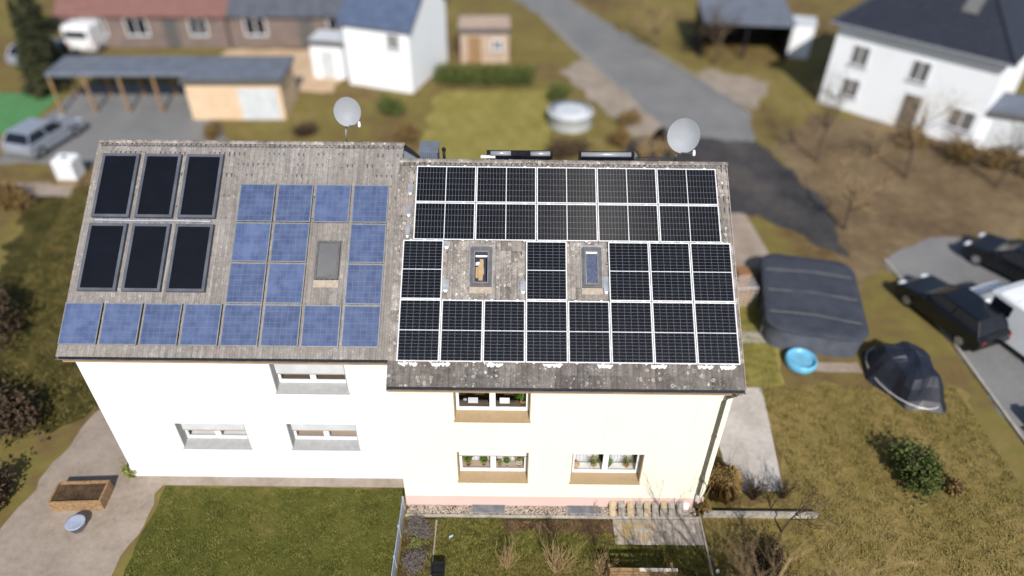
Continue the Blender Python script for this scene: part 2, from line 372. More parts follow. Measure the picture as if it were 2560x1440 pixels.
def grass(name, poly, n, h, mat, z=0, w=.012, clump=True):
    P = np.array(poly); lo = P.min(0); hi = P.max(0)
    X = RNG.uniform(lo[0], hi[0], n); Y = RNG.uniform(lo[1], hi[1], n)
    k = in_poly(X, Y, poly); X = X[k]; Y = Y[k]; m = len(X)
    H = h*RNG.uniform(.45, 1.15, m)*(.75+.5*np.sin(X*5.1+np.sin(Y*4.3)*2)*np.sin(Y*6.7+1)) if clump else h*RNG.uniform(.5, 1.1, m)
    H = np.maximum(H, h*.2); a = RNG.uniform(0, 2*np.pi, m); b = a+RNG.uniform(-.9, .9, m)+1.57; ln = RNG.uniform(.2, 1.1, m)*H
    V = np.empty((m, 3, 3)); V[:, 0] = np.c_[X-w*np.cos(a), Y-w*np.sin(a), np.full(m, z)]; V[:, 1] = np.c_[X+w*np.cos(a), Y+w*np.sin(a), np.full(m, z)]
    V[:, 2] = np.c_[X+ln*np.cos(b), Y+ln*np.sin(b), z+H]
    o = ob(name, np_mesh(name, V.reshape(-1, 3), np.arange(3*m).reshape(-1, 3), mat)); o['kind'] = 'stuff'; return o
def leaf_cloud(n, centre, radii, size, flat=.5, shell=.55, gaps=6):
    """leaf quads spread through an uneven ellipsoid"""
    d = RNG.normal(size=(n, 3)); d /= np.linalg.norm(d, axis=1)[:, None]
    wob = 1+.22*np.sin(d[:, 0]*gaps+1.3)*np.sin(d[:, 1]*gaps+.4)+.16*np.sin(d[:, 2]*gaps*1.7+d[:, 0]*4)
    r = (shell+(1-shell)*RNG.random(n))*wob*RNG.choice([1, 1, 1, .7], n)
    C = d*r[:, None]*np.array(radii)+np.array(centre)
    a = RNG.normal(size=(n, 3)); a /= np.linalg.norm(a, axis=1)[:, None]
    b = np.cross(a, RNG.normal(size=(n, 3))); b /= np.linalg.norm(b, axis=1)[:, None]
    s = size*RNG.uniform(.6, 1.3, n)[:, None]; a *= s; b *= s*flat
    V = np.stack([C-a, C-b, C+a, C+b], 1).reshape(-1, 3)
    return V, np.arange(4*n).reshape(-1, 4)
def join_np(parts):
    V = []; F = []; o = 0
    for v, f in parts: V.append(v); F.append(f+o); o += len(v)
    return np.concatenate(V), np.concatenate(F)
def bush(name, label, cat, x, y, rx, ry, h, mat, n=900, size=.07, group=None, stems=6, z0=.0, smat=None):
    t = thing(name, label, cat, (x, y, z0), random.uniform(0, 6), group)
    pr = []
    for k in range(5):
        px, py = random.uniform(-.45, .45)*rx, random.uniform(-.45, .45)*ry; hh = h*random.uniform(.75, 1.0)
        pr.append(leaf_cloud(n//5, (px, py, hh*.5), (rx*.62, ry*.62, hh*.5), size))
    V, F = join_np(pr); V[:, 2] = np.maximum(V[:, 2], .01)
    f = ob('foliage', np_mesh('foliage', V, F, mat), t)
    b = MB()
    for k in range(stems):
        a = random.uniform(0, 6.28); r = random.uniform(.1, .6)
        b.tube([(0.03*math.cos(a), .03*math.sin(a), 0), (r*rx*.5*math.cos(a), r*ry*.5*math.sin(a), h*.45), (r*rx*math.cos(a), r*ry*math.sin(a), h*.85)], [.03*h**.5, .02*h**.5, .006], 5)
    b.build('stem', smat or M_BARK, t)
    return t
def branches(mb, twigs, p, d, length, r, lvl, maxl, spread=.6, n=5, up=.15):
    """recursive limb; the last two levels go into the twig mesh"""
    pts = [Vector(p)]; dd = Vector(d).normalized(); seg = 4 if lvl < 2 else 3
    for k in range(seg):
        dd = (dd+Vector((random.uniform(-.16, .16), random.uniform(-.16, .16), random.uniform(-.05, .12)))).normalized()
        pts.append(pts[-1]+dd*length/seg)
    rr = [max(r*(1-.62*k/seg), .004) for k in range(seg+1)]
    (mb if lvl < 2 else twigs).tube(pts, rr, 6 if lvl < 2 else 3, False)
    if lvl >= maxl: return
    for k in range(n if lvl else n+2):
        t = random.uniform(.35 if lvl == 0 else .25, 1.0); i = min(int(t*seg), seg-1); q = pts[i].lerp(pts[i+1], t*seg-i)
        a = random.uniform(0, 6.28); side = dd.orthogonal().normalized(); side.rotate(Matrix.Rotation(a, 3, dd))
        nd = (dd*(1-spread)+side*spread+Vector((0, 0, up))).normalized()
        branches(mb, twigs, q, nd, length*random.uniform(.45, .66), rr[i]*.55, lvl+1, maxl, spread, n, up)
def bare_tree(label, x, y, h, seed, spread=.6, levels=3, mat=M_BARK, tw=M_TWIG, group=None, n=5, r=None, name='bare_tree', cat='tree'):
    st = random.getstate(); random.seed(seed)
    t = thing(name, label, cat, (x, y, 0), 0, group); a = MB(); b = MB()
    branches(a, b, (0, 0, -.05), (random.uniform(-.06, .06), random.uniform(-.06, .06), 1), h*.62, r or h*.02, 0, levels, spread, n)
    a.build('trunk', mat, t, True); b.build('crown', tw, t); random.setstate(st); return t
def twig_shrub(label, x, y, h, seed, nst, mat, cat='shrub', group=None, lean=.5, twn=5, name='bare_shrub', r0=.011):
    st = random.getstate(); random.seed(seed); t = thing(name, label, cat, (x, y, 0), 0, group); a = MB(); b = MB()
    for k in range(nst):
        an = random.uniform(0, 6.28); l = random.uniform(.1, lean); d = Vector((l*math.cos(an), l*math.sin(an), 1)).normalized()
        p = Vector((random.uniform(-.08, .08), random.uniform(-.08, .08), -.02)); hh = h*random.uniform(.55, 1.05); pts = [p]
        for i in range(4):
            d = (d+Vector((random.uniform(-.12, .12), random.uniform(-.12, .12), .02))).normalized(); pts.append(pts[-1]+d*hh/4)
        a.tube(pts, [r0, r0*.85, r0*.7, r0*.5, r0*.3], 4, False)
        for j in range(twn):
            i = random.randint(1, 3); q = pts[i].lerp(pts[i+1], random.random())
            e = (d+Vector((random.uniform(-.9, .9), random.uniform(-.9, .9), random.uniform(0, .5)))).normalized(); ln = hh*random.uniform(.15, .4)
            b.tube([q, q+e*ln*.5, q+(e+Vector((0, 0, .25))).normalized()*ln], [r0*.5, r0*.4, r0*.25], 3, False)
    a.build('stem', mat, t); b.build('twig', mat, t); random.setstate(st); return t
def conifer(label, x, y, h, r, seed, group=None, mat=M_CONIFER):
    st = random.getstate(); random.seed(seed); t = thing('conifer_tree', label, 'tree', (x, y, 0), 0, group)
    MB().tube([(0, 0, -.05), (0, 0, h*.5), (0, 0, h*.96)], [h*.022, h*.014, .01], 7).build('trunk', M_BARK, t, True)
    V = []; F = []; i = 0
    for k in range(int(h*9)):
        z = h*(.06+.93*(k/(h*9))); rr = r*(1-z/h)**.8*random.uniform(.7, 1.15)+.06; m = 12
        for j in range(m):
            a = random.uniform(0, 6.28); e = rr*random.uniform(.55, 1.05); w = .16+.13*rr; dz = -.22*e
            ca, sa = math.cos(a), math.sin(a)
            V += [(0.15*e*ca, .15*e*sa, z), (.7*e*ca-w*sa, .7*e*sa+w*ca, z+dz*.6), (e*ca, e*sa, z+dz+random.uniform(-.1, .1)), (.7*e*ca+w*sa, .7*e*sa-w*ca, z+dz*.6)]
            F.append((i, i+1, i+2, i+3)); i += 4
    ob('crown', np_mesh('crown', np.array(V), np.array(F), mat), t); random.setstate(st); return t

# ------------------------------------------------------------------ ground
sheet('ground', [(-400, -300), (400, -300), (400, 500), (-400, 500)], 0, M_GROUND)
sheet('front_lawn', [(-.2, -12), (9.0, -12), (9.0, -5.5), (-.2, -5.5)], .004, M_LAWN)
sheet('neighbour_lawn', [(-8.3, -12), (-.28, -12), (-.28, -4.45), (-8.1, -4.45)], .004, M_LAWNDARK, 0.07)
sheet('soil_bed', [(2.95, -6.2), (3.6, -6.3), (4.7, -6.22), (6.28, -6.4), (6.28, -5.57), (2.85, -5.57)], .010, M_SOIL, 0.06)
sheet('heather_bed_soil', [(-.16, -9), (.8, -9), (.78, -5.58), (-.16, -5.58)], .008, M_SOIL, 0.04)
sheet('side_path', [(10.35, -4.4), (12.0, -4.4), (12.5, 0.2), (11.2, 0.2), (10.9, .2), (10.2, .2)], .004, M_CONC)
sheet('side_lawn', [(12.5, .3), (20, .3), (18.6, -12), (9.05, -12), (9.05, -5.5), (12.1, -4.6)], .002, M_LAWNOLIVE, 0.25)
sheet('side_strip_lawn', [(9.4, .3), (13.4, .3), (14.2, 5.8), (9.4, 5.8)], .006, M_LAWNYEL, 0.12)
sheet('slab_path', [(9.4, 2.72), (13.9, 2.62), (13.9, 3.35), (9.4, 3.25)], .010, M_CONC)
sheet('garden_path', [(13.9, 1.1), (16.6, 1.0), (16.6, 1.55), (13.9, 1.6)], .010, M_PATH, 0.05)
sheet('paved_yard', [(9.4, 7.4), (15.2, 7.6), (14.8, 12.2), (9.4, 12.0)], .004, M_PAVER)
sheet('driveway', [(9.5, 12.2), (15.4, 12.0), (18.6, 8.5), (19.2, 13), (17.8, 19), (15.5, 24), (9.6, 19.5)], .008, M_ASPHSHADE, 0.22)
sheet('brown_meadow', [(18.3, 6.5), (24, 9.2), (40, 14), (40, 21), (22, 23.5), (18.2, 20)], .004, M_BROWN, 0.5)
sheet('street', [(20.2, 8.3), (23.2, 10.2), (29.5, 10.2), (26, 2), (24.5, -6), (24.5, -14), (20.4, -14), (21.0, -4), (20.8, 3)], .012, M_ASPH, 0.12)
sheet('road', [(5.2, 41.5), (2.5, 47), (7.5, 47), (11.4, 38), (15.2, 30), (18.0, 24), (17.2, 19.8), (12.6, 20.6), (10.6, 26), (7.6, 34)], .012, M_ASPH, 0.18)
sheet('paved_forecourt', [(6.3, 30), (8.4, 33), (12.0, 22.4), (12.2, 19.6), (10.2, 20.5)], .008, M_PATH, 0.2)
sheet('back_lawn', [(-2.4, 17), (5.2, 17), (5.3, 26.8), (-1.9, 26.6)], .004, M_LAWNYEL, 0.25)
sheet('left_lawn', [(-14.2, -3), (-9.7, 0), (-10.4, 14), (-22, 14), (-19, 4)], .004, M_LAWN, 0.35)
sheet('front_path', [(-13.4, -12), (-8.9, -12), (-8.2, -4.4), (-8.9, .6), (-11.0, 1.0), (-12.0, -2.5)], .008, M_PATH, 0.12)
sheet('terrace_path', [(-9.6, -4.42), (-.28, -4.42), (-.28, -4.04), (-9.1, -4.04)], .012, M_PATH)
sheet('garage_yard', [(-25.5, 16.4), (-12, 16.4), (-15.8, 23.5), (-16.5, 27.0), (-25.5, 27.0)], .008, M_ASPH, 0.15)
sheet('beige_yard', [(-18.5, 26.2), (-8.8, 26.2), (-8.2, 33.6), (-18, 33.4)], .008, M_PEACH, 0.15)
sheet('green_pitch', [(-32, 19.6), (-25.8, 19.8), (-26.2, 25.5), (-34, 25.5)], .010, M_TURF)
sheet('beige_path', [(-24, 13.2), (-19.6, 13.0), (-19.9, 14.2), (-24, 14.4)], .010, M_PATH, 0.15)
sheet('gravel_bays', [(14.6, 27.2), (18.4, 24.4), (20.6, 28.4), (16.6, 31)], .010, M_PATH, 0.25)
sheet('gravel_bed', [(-.2, -5.42), (9.05, -5.42), (9.05, -5.04), (-.2, -5.04)], .004, M_SOIL)

# ------------------------------------------------------------------ roof geometry
ALPHA = math.radians(33.86603); CA, SA = math.cos(ALPHA), math.sin(ALPHA)
ZA = 9.38
def rp(u, v, d=0.0): return Vector((u, -v*CA+d*SA, ZA-v*SA-d*CA))   # u along ridge, v down the slope, d below the module plane
ROT = (ALPHA, 0, 0)
RV = -.25
RIDGE_Y, RIDGE_Z = rp(0, RV, .12).y, rp(0, RV, .12).z
PANELS = []                                                       # (u0,u1,v0,v1,landscape)
for r in range(2):
    for c in range(5): PANELS.append((.276+c*1.742, .276+c*1.742+1.722, r*1.154, r*1.154+1.134, True, r, c))
for c in (0, 3, 5, 6, 7): PANELS.append((c*1.154, c*1.154+1.134, 2.308, 4.03, False, 2, c))
for c in range(8): PANELS.append((c*1.154, c*1.154+1.134, 4.05, 5.772, False, 3, c))
SKY1 = (1.90, 2.51, 2.5, 3.64); SKY2 = (5.02, 5.58, 2.48, 3.64)
TW, TH = .30, .3525
def tile_mesh(mat, name='tile'):
    b = MB(); n = 12; prof = []
    for i in range(n+1):
        x = -TW/2+TW*i/n; ph = (x/TW+.5)*2 % 1.0
        z = .030*max(0, math.sin(math.pi*(ph-.08)/.62))**.8 if .08 < ph < .7 else 0
        prof.append((x, z))
    y0, y1 = -TH-.06, 0.0       # head at y=0, front edge downslope; head dives under the course above
    rings = [[(x, y0, z-.018) for x, z in prof], [(x, y0, z+.012) for x, z in prof], [(x, y0+.012, z+.018) for x, z in prof], [(x, y1, z-.012) for x, z in prof]]
    b.loft(rings, False, False); return b.mesh(name, mat, False)

def house(sgn, loc, name, label, cat, is_main):
    """semi-detached half; local x runs from the party wall to the gable, mirrored by sgn"""
    H = thing(name, label, cat, loc)
    X = lambda x: sgn*x
    XW0, XW1, XR0, XR1 = (-.2, 9.165, -.26, 9.34) if is_main else (.10, 9.1, .085, 9.34)
    YW, YB = -5.04, 5.55
    wallm = M_CREAM if is_main else M_WHITEWALL; trim = M_TAN if is_main else M_GREYTRIM
    ev = 6.44
    eave = rp(0, ev, .15)
    # front wall with openings
    ops = [(1.52, 3.6, 4.10, 5.35), (1.52, 3.6, 1.29, 2.66), (4.95, 7.03, 1.27, 2.63)]
    if is_main is False: ops = [(1.52, 3.6, 4.10, 5.35), (1.52, 3.6, 1.5, 2.66), (4.95, 7.03, 1.5, 2.63)]
    zt = 5.62
    w = MB(); xs = sorted({XW0, XW1, *[o[0] for o in ops], *[o[1] for o in ops]}); zs = sorted({.0, .5, zt, *[o[2] for o in ops], *[o[3] for o in ops]})
    for i in range(len(xs)-1):
        for j in range(len(zs)-1):
            cx, cz = (xs[i]+xs[i+1])/2, (zs[j]+zs[j+1])/2
            if any(o[0] < cx < o[1] and o[2] < cz < o[3] for o in ops): continue
            w.quad((X(xs[i]), YW, zs[j]), (X(xs[i+1]), YW, zs[j]), (X(xs[i+1]), YW, zs[j+1]), (X(xs[i]), YW, zs[j+1]))
    gz = lambda y: (ZA-.32+(y)*SA/CA if y < RIDGE_Y else ZA-.32+(2*RIDGE_Y-y)*SA/CA)
    for x in (XW0, XW1):
        w.f.append(tuple(len(w.v)+k for k in range(5)))
        w.v += [(X(x), YW, 0), (X(x), YB, 0), (X(x), YB, gz(YB)), (X(x), RIDGE_Y, gz(RIDGE_Y)), (X(x), YW, gz(YW))]
    w.quad((X(XW0), YB, 0), (X(XW1), YB, 0), (X(XW1), YB, gz(YB)), (X(XW0), YB, gz(YB)))
    w.build('wall', wallm, H)
    p = MB(); x0, x1 = sorted((X(XW0), X(XW1+.015))); p.box(x0, x1, YW-.022, YW-.002, 0, .5)
    if is_main: p.box(XW1+.002, XW1+.02, YW, YB, 0, .5)
    p.build('plinth', M_PINK if is_main else M_WHITEWALL, H)
    # windows
    for k, (a, b_, z0, z1) in enumerate(ops):
        a, b_ = sorted((X(a), X(b_))); YF = YW+.30
        ztop = z1
        fr = MB(); fw = .04
        zb = z0+.10
        for (q0, q1) in ((a+.01, a+.01+fw), (b_-.01-fw, b_-.01)): fr.box(q0, q1, YF, YF+.07, zb+fw, ztop)
        fr.box(a+.01, b_-.01, YF, YF+.07, zb-.02, zb+fw); cx = (a+b_)/2; fr.box(cx-.042, cx+.042, YF, YF+.07, zb+fw, ztop)
        win = fr.build('window', M_PVC, H)
        for (q0, q1) in ((a+.01+fw, cx-.042), (cx+.042, b_-.01-fw)):
            s_ = MB(); sw = .042
            s_.box(q0+.003, q0+sw, YF-.016, YF+.05, zb+fw+.004, ztop-.004); s_.box(q1-sw, q1-.003, YF-.016, YF+.05, zb+fw+.004, ztop-.004)
            s_.box(q0+sw, q1-sw, YF-.016, YF+.05, zb+fw+.004, zb+fw+sw); s_.box(q0+sw, q1-sw, YF-.016, YF+.05, ztop-sw, ztop-.004)
            s_.build('sash', M_PVC, win)
            MB().quad((q0+sw, YF+.02, zb+fw+sw), (q1-sw, YF+.02, zb+fw+sw), (q1-sw, YF+.02, ztop-sw), (q0+sw, YF+.02, ztop-sw)).build('pane', M_GLASS, win)
        MB().box(a-.03, a, YW-.004, YF+.10, z0, z1).build('reveal', trim, win); MB().box(b_, b_+.03, YW-.004, YF+.10, z0, z1).build('reveal', trim, win)
        MB().box(a, b_, YW+.001, YF+.1, z1, z1+.04).build('lintel', wallm, win)
        sl = MB(); sl.loft([[(x, YW-.055, z0-.05), (x, YW-.055, z0-.005), (x, YF+.0, zb-.022), (x, YF+.08, zb-.03), (x, YF+.08, z0-.05), (x, YW-.0, z0-.05)] for x in (a-.045, b_+.045)])
        sl.build('sill', trim, win)
        if (is_main and k == 1) or (not is_main):
            drop = .44 if is_main else (.56 if k else .72)
            sh = MB()
            for i in range(int(drop/.045)+1):
                zz = z1-i*.045; sh.box(a+.012, b_-.012, YF-.07, YF-.05, max(zz-.042, z1-drop), zz-.002)
            o_ = sh.build('roller_shutter', M_PVC if is_main else M_COVER, win)
            MB().box(a+.012, b_-.012, YF-.076, YF-.045, z1-drop-.035, z1-drop-.003).build('shutter_bar', M_TAN, win)
        rm = MB(); d = 2.2 if k != 2 else 1.6
        ry0, rz0, rz1 = YF+.1, zb-.75, z1+.35
        rx0, rx1 = a-.25, b_+.25
        rm.quad((rx0, ry0+d, rz0), (rx1, ry0+d, rz0), (rx1, ry0+d, rz1), (rx0, ry0+d, rz1))
        rm.quad((rx0, ry0, rz0), (rx0, ry0+d, rz0), (rx0, ry0+d, rz1), (rx0, ry0, rz1)); rm.quad((rx1, ry0, rz0), (rx1, ry0+d, rz0), (rx1, ry0+d, rz1), (rx1, ry0, rz1))
        rm.quad((rx0, ry0, rz1), (rx1, ry0, rz1), (rx1, ry0+d, rz1), (rx0, ry0+d, rz1))
        room = rm.build('room', M_DARKROOM, H); MB().quad((rx0, ry0, rz0), (rx1, ry0, rz0), (rx1, ry0+d, rz0), (rx0, ry0+d, rz0)).build('room_floor', M_FLOORDARK, room)
        MB().box(a-.1, b_+.1, YF+.085, YF+.36, zb-.03, zb+.012).build('window_board', M_PAPER if k == 2 else (M_BEIGEWALL if k == 1 else M_FLOORDARK), room)
    # eaves
    x0, x1 = sorted((X(XR0), X(XR1-.06)))
    MB().box(x0, x1, -5.245, -5.225, 5.44, 5.56).build('fascia', M_TANBOARD, H)
    MB().box(x0, x1, -5.224, YW-.001, 5.445, 5.46).build('soffit', M_TANBOARD, H)
    g = MB(); x0, x1 = sorted((X(XR0), X(XR1))); gy, gzv, gr = -5.305, 5.655, .062
    arc = [(gy-gr*math.cos(t), gzv-gr*math.sin(t)) for t in [math.pi*k/8 for k in range(9)]]
    arc2 = [(gy-(gr-.006)*math.cos(t), gzv-(gr-.006)*math.sin(t)) for t in [math.pi*k/8 for k in range(8, -1, -1)]]
    g.extr([(gy-gr-.012, gzv-.004), (gy-gr-.012, gzv+.008)]+[(gy-gr, gzv+.008)]+arc+arc2, x0, x1)
    gut = g.build('gutter', M_BLACK, H)
    MB().box(x0, x1, gy-gr-.015, gy-gr-.001, gzv+.008, gzv+.016).build('gutter_lip', M_ZINC, gut)
    # roof: slab, tiles, ridge
    r0, r1 = sorted((X(XR0+.01), X(XR1-.01))); ru = lambda v, d: (rp(0, v, d).y, rp(0, v, d).z)
    fe = ru(ev-.06, .15); fe2 = ru(ev-.06, .28); top = ru(RV, .15); by = 2*RIDGE_Y-fe[0]
    sec = [fe, (RIDGE_Y, top[1]), (by, fe[1]), (by, fe2[1]), (RIDGE_Y, top[1]-.2), fe2]
    rs = MB()
    if is_main:
        for (u0, u1, tag_) in ((XR0+.01, 2.0, 0), (2.38, 5.13, 0), (5.5, XR1-.01, 0)): rs.extr(sec, u0, u1)
        for (u0, u1, s_) in ((2.0, 2.38, SKY1), (5.13, 5.5, SKY2)):
            va, vb = 2.66, 3.52
            A, B, C_, D = ru(va, .15), ru(va, .28), ru(vb, .15), ru(vb, .28)
            rs.extr([A, (RIDGE_Y, top[1]), (by, fe[1]), (by, fe2[1]), (RIDGE_Y, top[1]-.2), B], u0, u1); rs.extr([fe, C_, D, fe2], u0, u1)
    else: rs.extr(sec, r0, r1)
    roof = rs.build('roof', M_FELT, H)
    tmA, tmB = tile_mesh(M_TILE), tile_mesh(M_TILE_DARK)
    hid = MB(); nc = 19
    def clipped(m):
        m = m.copy()
        for v in m.vertices: v.co.y = min(v.co.y, -(RV-(ev-nc*TH-.06))-.005)
        return m
    tmTop = clipped(tmA)
    for r in range(nc):
        vb = ev-r*TH                       # front edge of this course
        for c in range(32):
            u = XR0+.15+c*TW
            if u > XR1: continue
            vis = is_main
            sk = False
            if is_main:
                for (a, b_, v0, v1, *_) in PANELS:
                    if a-.05 < u-.15 and u+.15 < b_+.05 and v0-.08 < vb-TH and vb < v1-.0: vis = False
                # whole tile under neighbouring modules of one row
                if vb < 2.25 and vb-TH > .02 and .3 < u-.15 and u+.15 < 8.95: vis = False
                if vb < 5.70 and vb-TH > 4.1 and .02 < u-.15 and u+.15 < 9.2: vis = False
                if 2.3 < vb-TH and vb < 5.7 and 5.80 < u-.15 and u+.15 < 9.2: vis = False
                for (a, b_, v0, v1) in (SKY1, SKY2):
                    if u+.15 > a and u-.15 < b_ and v0+.1 < vb-.15 < v1+.0: sk = (a, b_)
            zj = random.uniform(-.004, .004)
            P = rp(X(u), vb-TH, .137+zj)
            if sk:
                for lo, hi in ((-.15, sk[0]-.03-u), (sk[1]+.03-u, .15)):
                    if hi-lo < .02: continue
                    me = tmA.copy()
                    for v in me.vertices: v.co.x = min(max(v.co.x, lo), hi)
                    ob('tile', me, roof, rp(X(u), vb-TH-.06, .132+zj), (ALPHA+.055, 0, 0))
            elif vis:
                # head end reference: y=0 at head, front at -TH-.06
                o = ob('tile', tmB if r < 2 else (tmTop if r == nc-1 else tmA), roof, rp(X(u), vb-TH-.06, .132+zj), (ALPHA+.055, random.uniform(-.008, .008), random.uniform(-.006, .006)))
            else:
                me = tmTop if r == nc-1 else tmA; i = len(hid.v); mw = Matrix.Translation(rp(X(u), vb-TH-.06, .132+zj)) @ Euler((ALPHA+.045, 0, 0)).to_matrix().to_4x4()
                hid.v += [tuple(mw @ v.co) for v in me.vertices]; hid.f += [tuple(k+i for k in p_.vertices) for p_ in me.polygons]
    o = hid.build('roof_tiles', M_TILE if is_main else M_TILE_SMOOTH, roof); o['kind'] = 'stuff'
    # back slope tiles as joined courses
    bk = MB()
    for r in range(18):
        v = RV+r*TH; mir = lambda q: (2*RIDGE_Y-q.y, q.z)
        a, b_ = rp(0, v, .125), rp(0, v+TH+.03, .105)
        (ya, za), (yb, zb) = mir(a), mir(b_); x0, x1 = sorted((X(XR0), X(XR1)))
        bk.quad((x0, ya, za), (x1, ya, za), (x1, yb, zb), (x0, yb, zb)); bk.quad((x0, yb, zb), (x1, yb, zb), (x1, yb, zb-.03), (x0, yb, zb-.03))
    bk.build('back_slope', M_TILE, roof)
    # ridge caps
    rb = MB(); n = 10; Lc = .405
    for k, (rr, xx) in enumerate(((.120, 0), (.116, .06), (.112, Lc+.03))): pass
    arc = lambda rr: [(rr*math.cos(t)*.78, rr*.46*math.sin(t)) for t in [math.pi*j/n for j in range(n+1)]]
    rb.loft([[(xx, y, z) for y, z in arc(rr)] for xx, rr in ((0, .122), (0, .138), (.05, .138), (.055, .128), (Lc+.03, .118))], False, False)
    rm_ = rb.mesh('ridge_tile', M_RIDGE, False)
    ncap = int(round((XR1-XR0)/Lc))
    for k in range(ncap):
        xx = XR0+k*(XR1-XR0)/ncap
        o = ob('ridge_tile', rm_, roof, (X(xx) if sgn > 0 else X(xx+Lc), RIDGE_Y+.0, RIDGE_Z-.03+random.uniform(-.004, .004)), (random.uniform(-.02, .02), 0, random.uniform(-.008, .008)))
    # grey scalloped ridge filler peeking out under the caps
    fl = MB(); x = XR0+.02
    while x < XR1-.1:
        q = [rp(X(x), -.10, .085), rp(X(x+.135), -.10, .085), rp(X(x+.10), -.05, .092), rp(X(x+.035), -.05, .092)]
        fl.quad(*q); x += .15
    o = fl.build('ridge_filler', M_GREYFRAME, roof); o['kind'] = 'stuff'
    # verge boards at the gable
    vb_ = MB(); xg = X(XR1+.0)
    A, B = rp(0, RV, .12), rp(0, ev, .12)
    vb_.loft([[(xg-.012, A.y, A.z+.01), (xg+.012, A.y, A.z+.01), (xg+.012, A.y, A.z-.16), (xg-.012, A.y, A.z-.16)], [(xg-.012, B.y, B.z+.01), (xg+.012, B.y, B.z+.01), (xg+.012, B.y, B.z-.16), (xg-.012, B.y, B.z-.16)]])
    vb_.build('verge_board', M_RIDGE, roof)
    return H, roof
HM, ROOF = house(1, (0, 0, 0), 'semi_detached_house', 'cream right half of the double house with grey lichen spotted roof and black solar panels', 'house', True)
HN, ROOFN = house(-1, (-.18, 1.0, 0), 'semi_detached_house', 'white left half of the double house with blue solar panels and dark collectors', 'house', False)

# roof windows (parts of the main house)
def roof_window(s_, kind):
    u0, u1, v0, v1 = s_
    f = MB(); c = rp((u0+u1)/2, (v0+v1)/2, 0)
    w, h = (u1-u0)/2, (v1-v0)/2
    # outer flashing/frame, local frame: x along ridge, y upslope, z normal
    def ring(b, W_, H_, t, z0, z1):
        b.box(-W_, W_, H_-t, H_, z0, z1); b.box(-W_, W_, -H_, -H_+t, z0, z1); b.box(-W_, -W_+t, -H_+t, H_-t, z0, z1); b.box(W_-t, W_, -H_+t, H_-t, z0, z1)
    ring(f, w, h, .045, -.15, -.045)
    o = f.build('roof_window', M_GREYFRAME, HM, loc=c, rot=ROT)
    s2 = MB(); ring(s2, w-.047, h-.047, .062, -.13, -.022); s2.box(-w+.05, w-.05, h-.05, h+.02, -.06, -.008)
    s2.build('sash', M_GREYFRAME, o)
    gw, gh = w-.109, h-.109
    gi = MB(); ring(gi, gw, gh, .014, -.06, -.032); gi.build('glazing_bead', M_ALU_DULL, o)
    MB().quad((-gw+.01, -gh+.01, -.045), (gw-.01, -gh+.01, -.045), (gw-.01, gh-.01, -.045), (-gw+.01, gh-.01, -.045)).build('pane', M_GLASS, o)
    MB().box(-w-.015, w+.015, -h-.19, -h-.002, -.118, -.098).build('apron', M_APRON, o)
    fl = MB(); fl.box(-w-.035, -w-.002, -h, h+.03, -.12, -.085); fl.box(w+.002, w+.035, -h, h+.03, -.12, -.085); fl.box(-w-.035, w+.035, h+.032, h+.10, -.12, -.08)
    fl.build('flashing', M_ZINC, o)
    if kind == 0:
        sh = MB(); sh.quad((-gw-.02, -gh-.02, -.55), (gw+.02, -gh-.02, -.55), (gw+.02, gh+.02, -.55), (-gw-.02, gh+.02, -.55))
        sh.build('shaft_floor', M_BLUEFLOOR, o)
        sh = MB()
        for sx in (-1, 1): sh.quad((sx*(gw+.02), -gh-.02, -.13), (sx*(gw+.02), gh+.02, -.13), (sx*(gw+.02), gh+.02, -.55), (sx*(gw+.02), -gh-.02, -.55))
        for sy in (-1, 1): sh.quad((-gw-.02, sy*(gh+.02), -.13), (gw+.02, sy*(gh+.02), -.13), (gw+.02, sy*(gh+.02), -.55), (-gw-.02, sy*(gh+.02), -.55))
        sh.build('shaft', M_PVC, o)
    else:
        MB().box(-gw, gw, -gh, gh, -.085, -.075).build('blind', M_BLIND, o)
        MB().box(-gw, gw, gh-.05, gh-.012, -.074, -.058).build('blind_rail', M_PVC, o)
    return o, c
RW1, c1 = roof_window(SKY1, 0); RW2, c2 = roof_window(SKY2, 1)
Rm = Euler(ROT).to_matrix().to_4x4()
def on_roof(c, x, y, z): return c+(Rm @ Vector((x, y, z)))
crd = thing('cardboard_pieces', 'tan cut cardboard pieces lying inside the left roof window', 'cardboard', on_roof(c1, 0, 0, 0), rot=ROT)
MB().prism([(-.08, -.33), (.04, -.33), (.05, -.16), (.075, -.14), (.07, .02), (.06, .07), (.055, .3), (-.05, .31), (-.05, .16), (-.10, .1), (-.085, -.2)], -.30, -.27).build('sheet', M_CARD, crd)
MB().prism([(-.165, -.24), (-.09, -.24), (-.105, .1), (-.165, .08)], -.36, -.335).build('sheet', M_CARD, crd)
MB().prism([(-.165, .12), (-.055, .14), (-.055, .24), (-.165, .22)], -.32, -.30).build('white_sheet', M_PAPER, crd)
MB().box(-.165, .165, .33, .375, -.22, -.14).build('window_bar', M_PVC, crd)

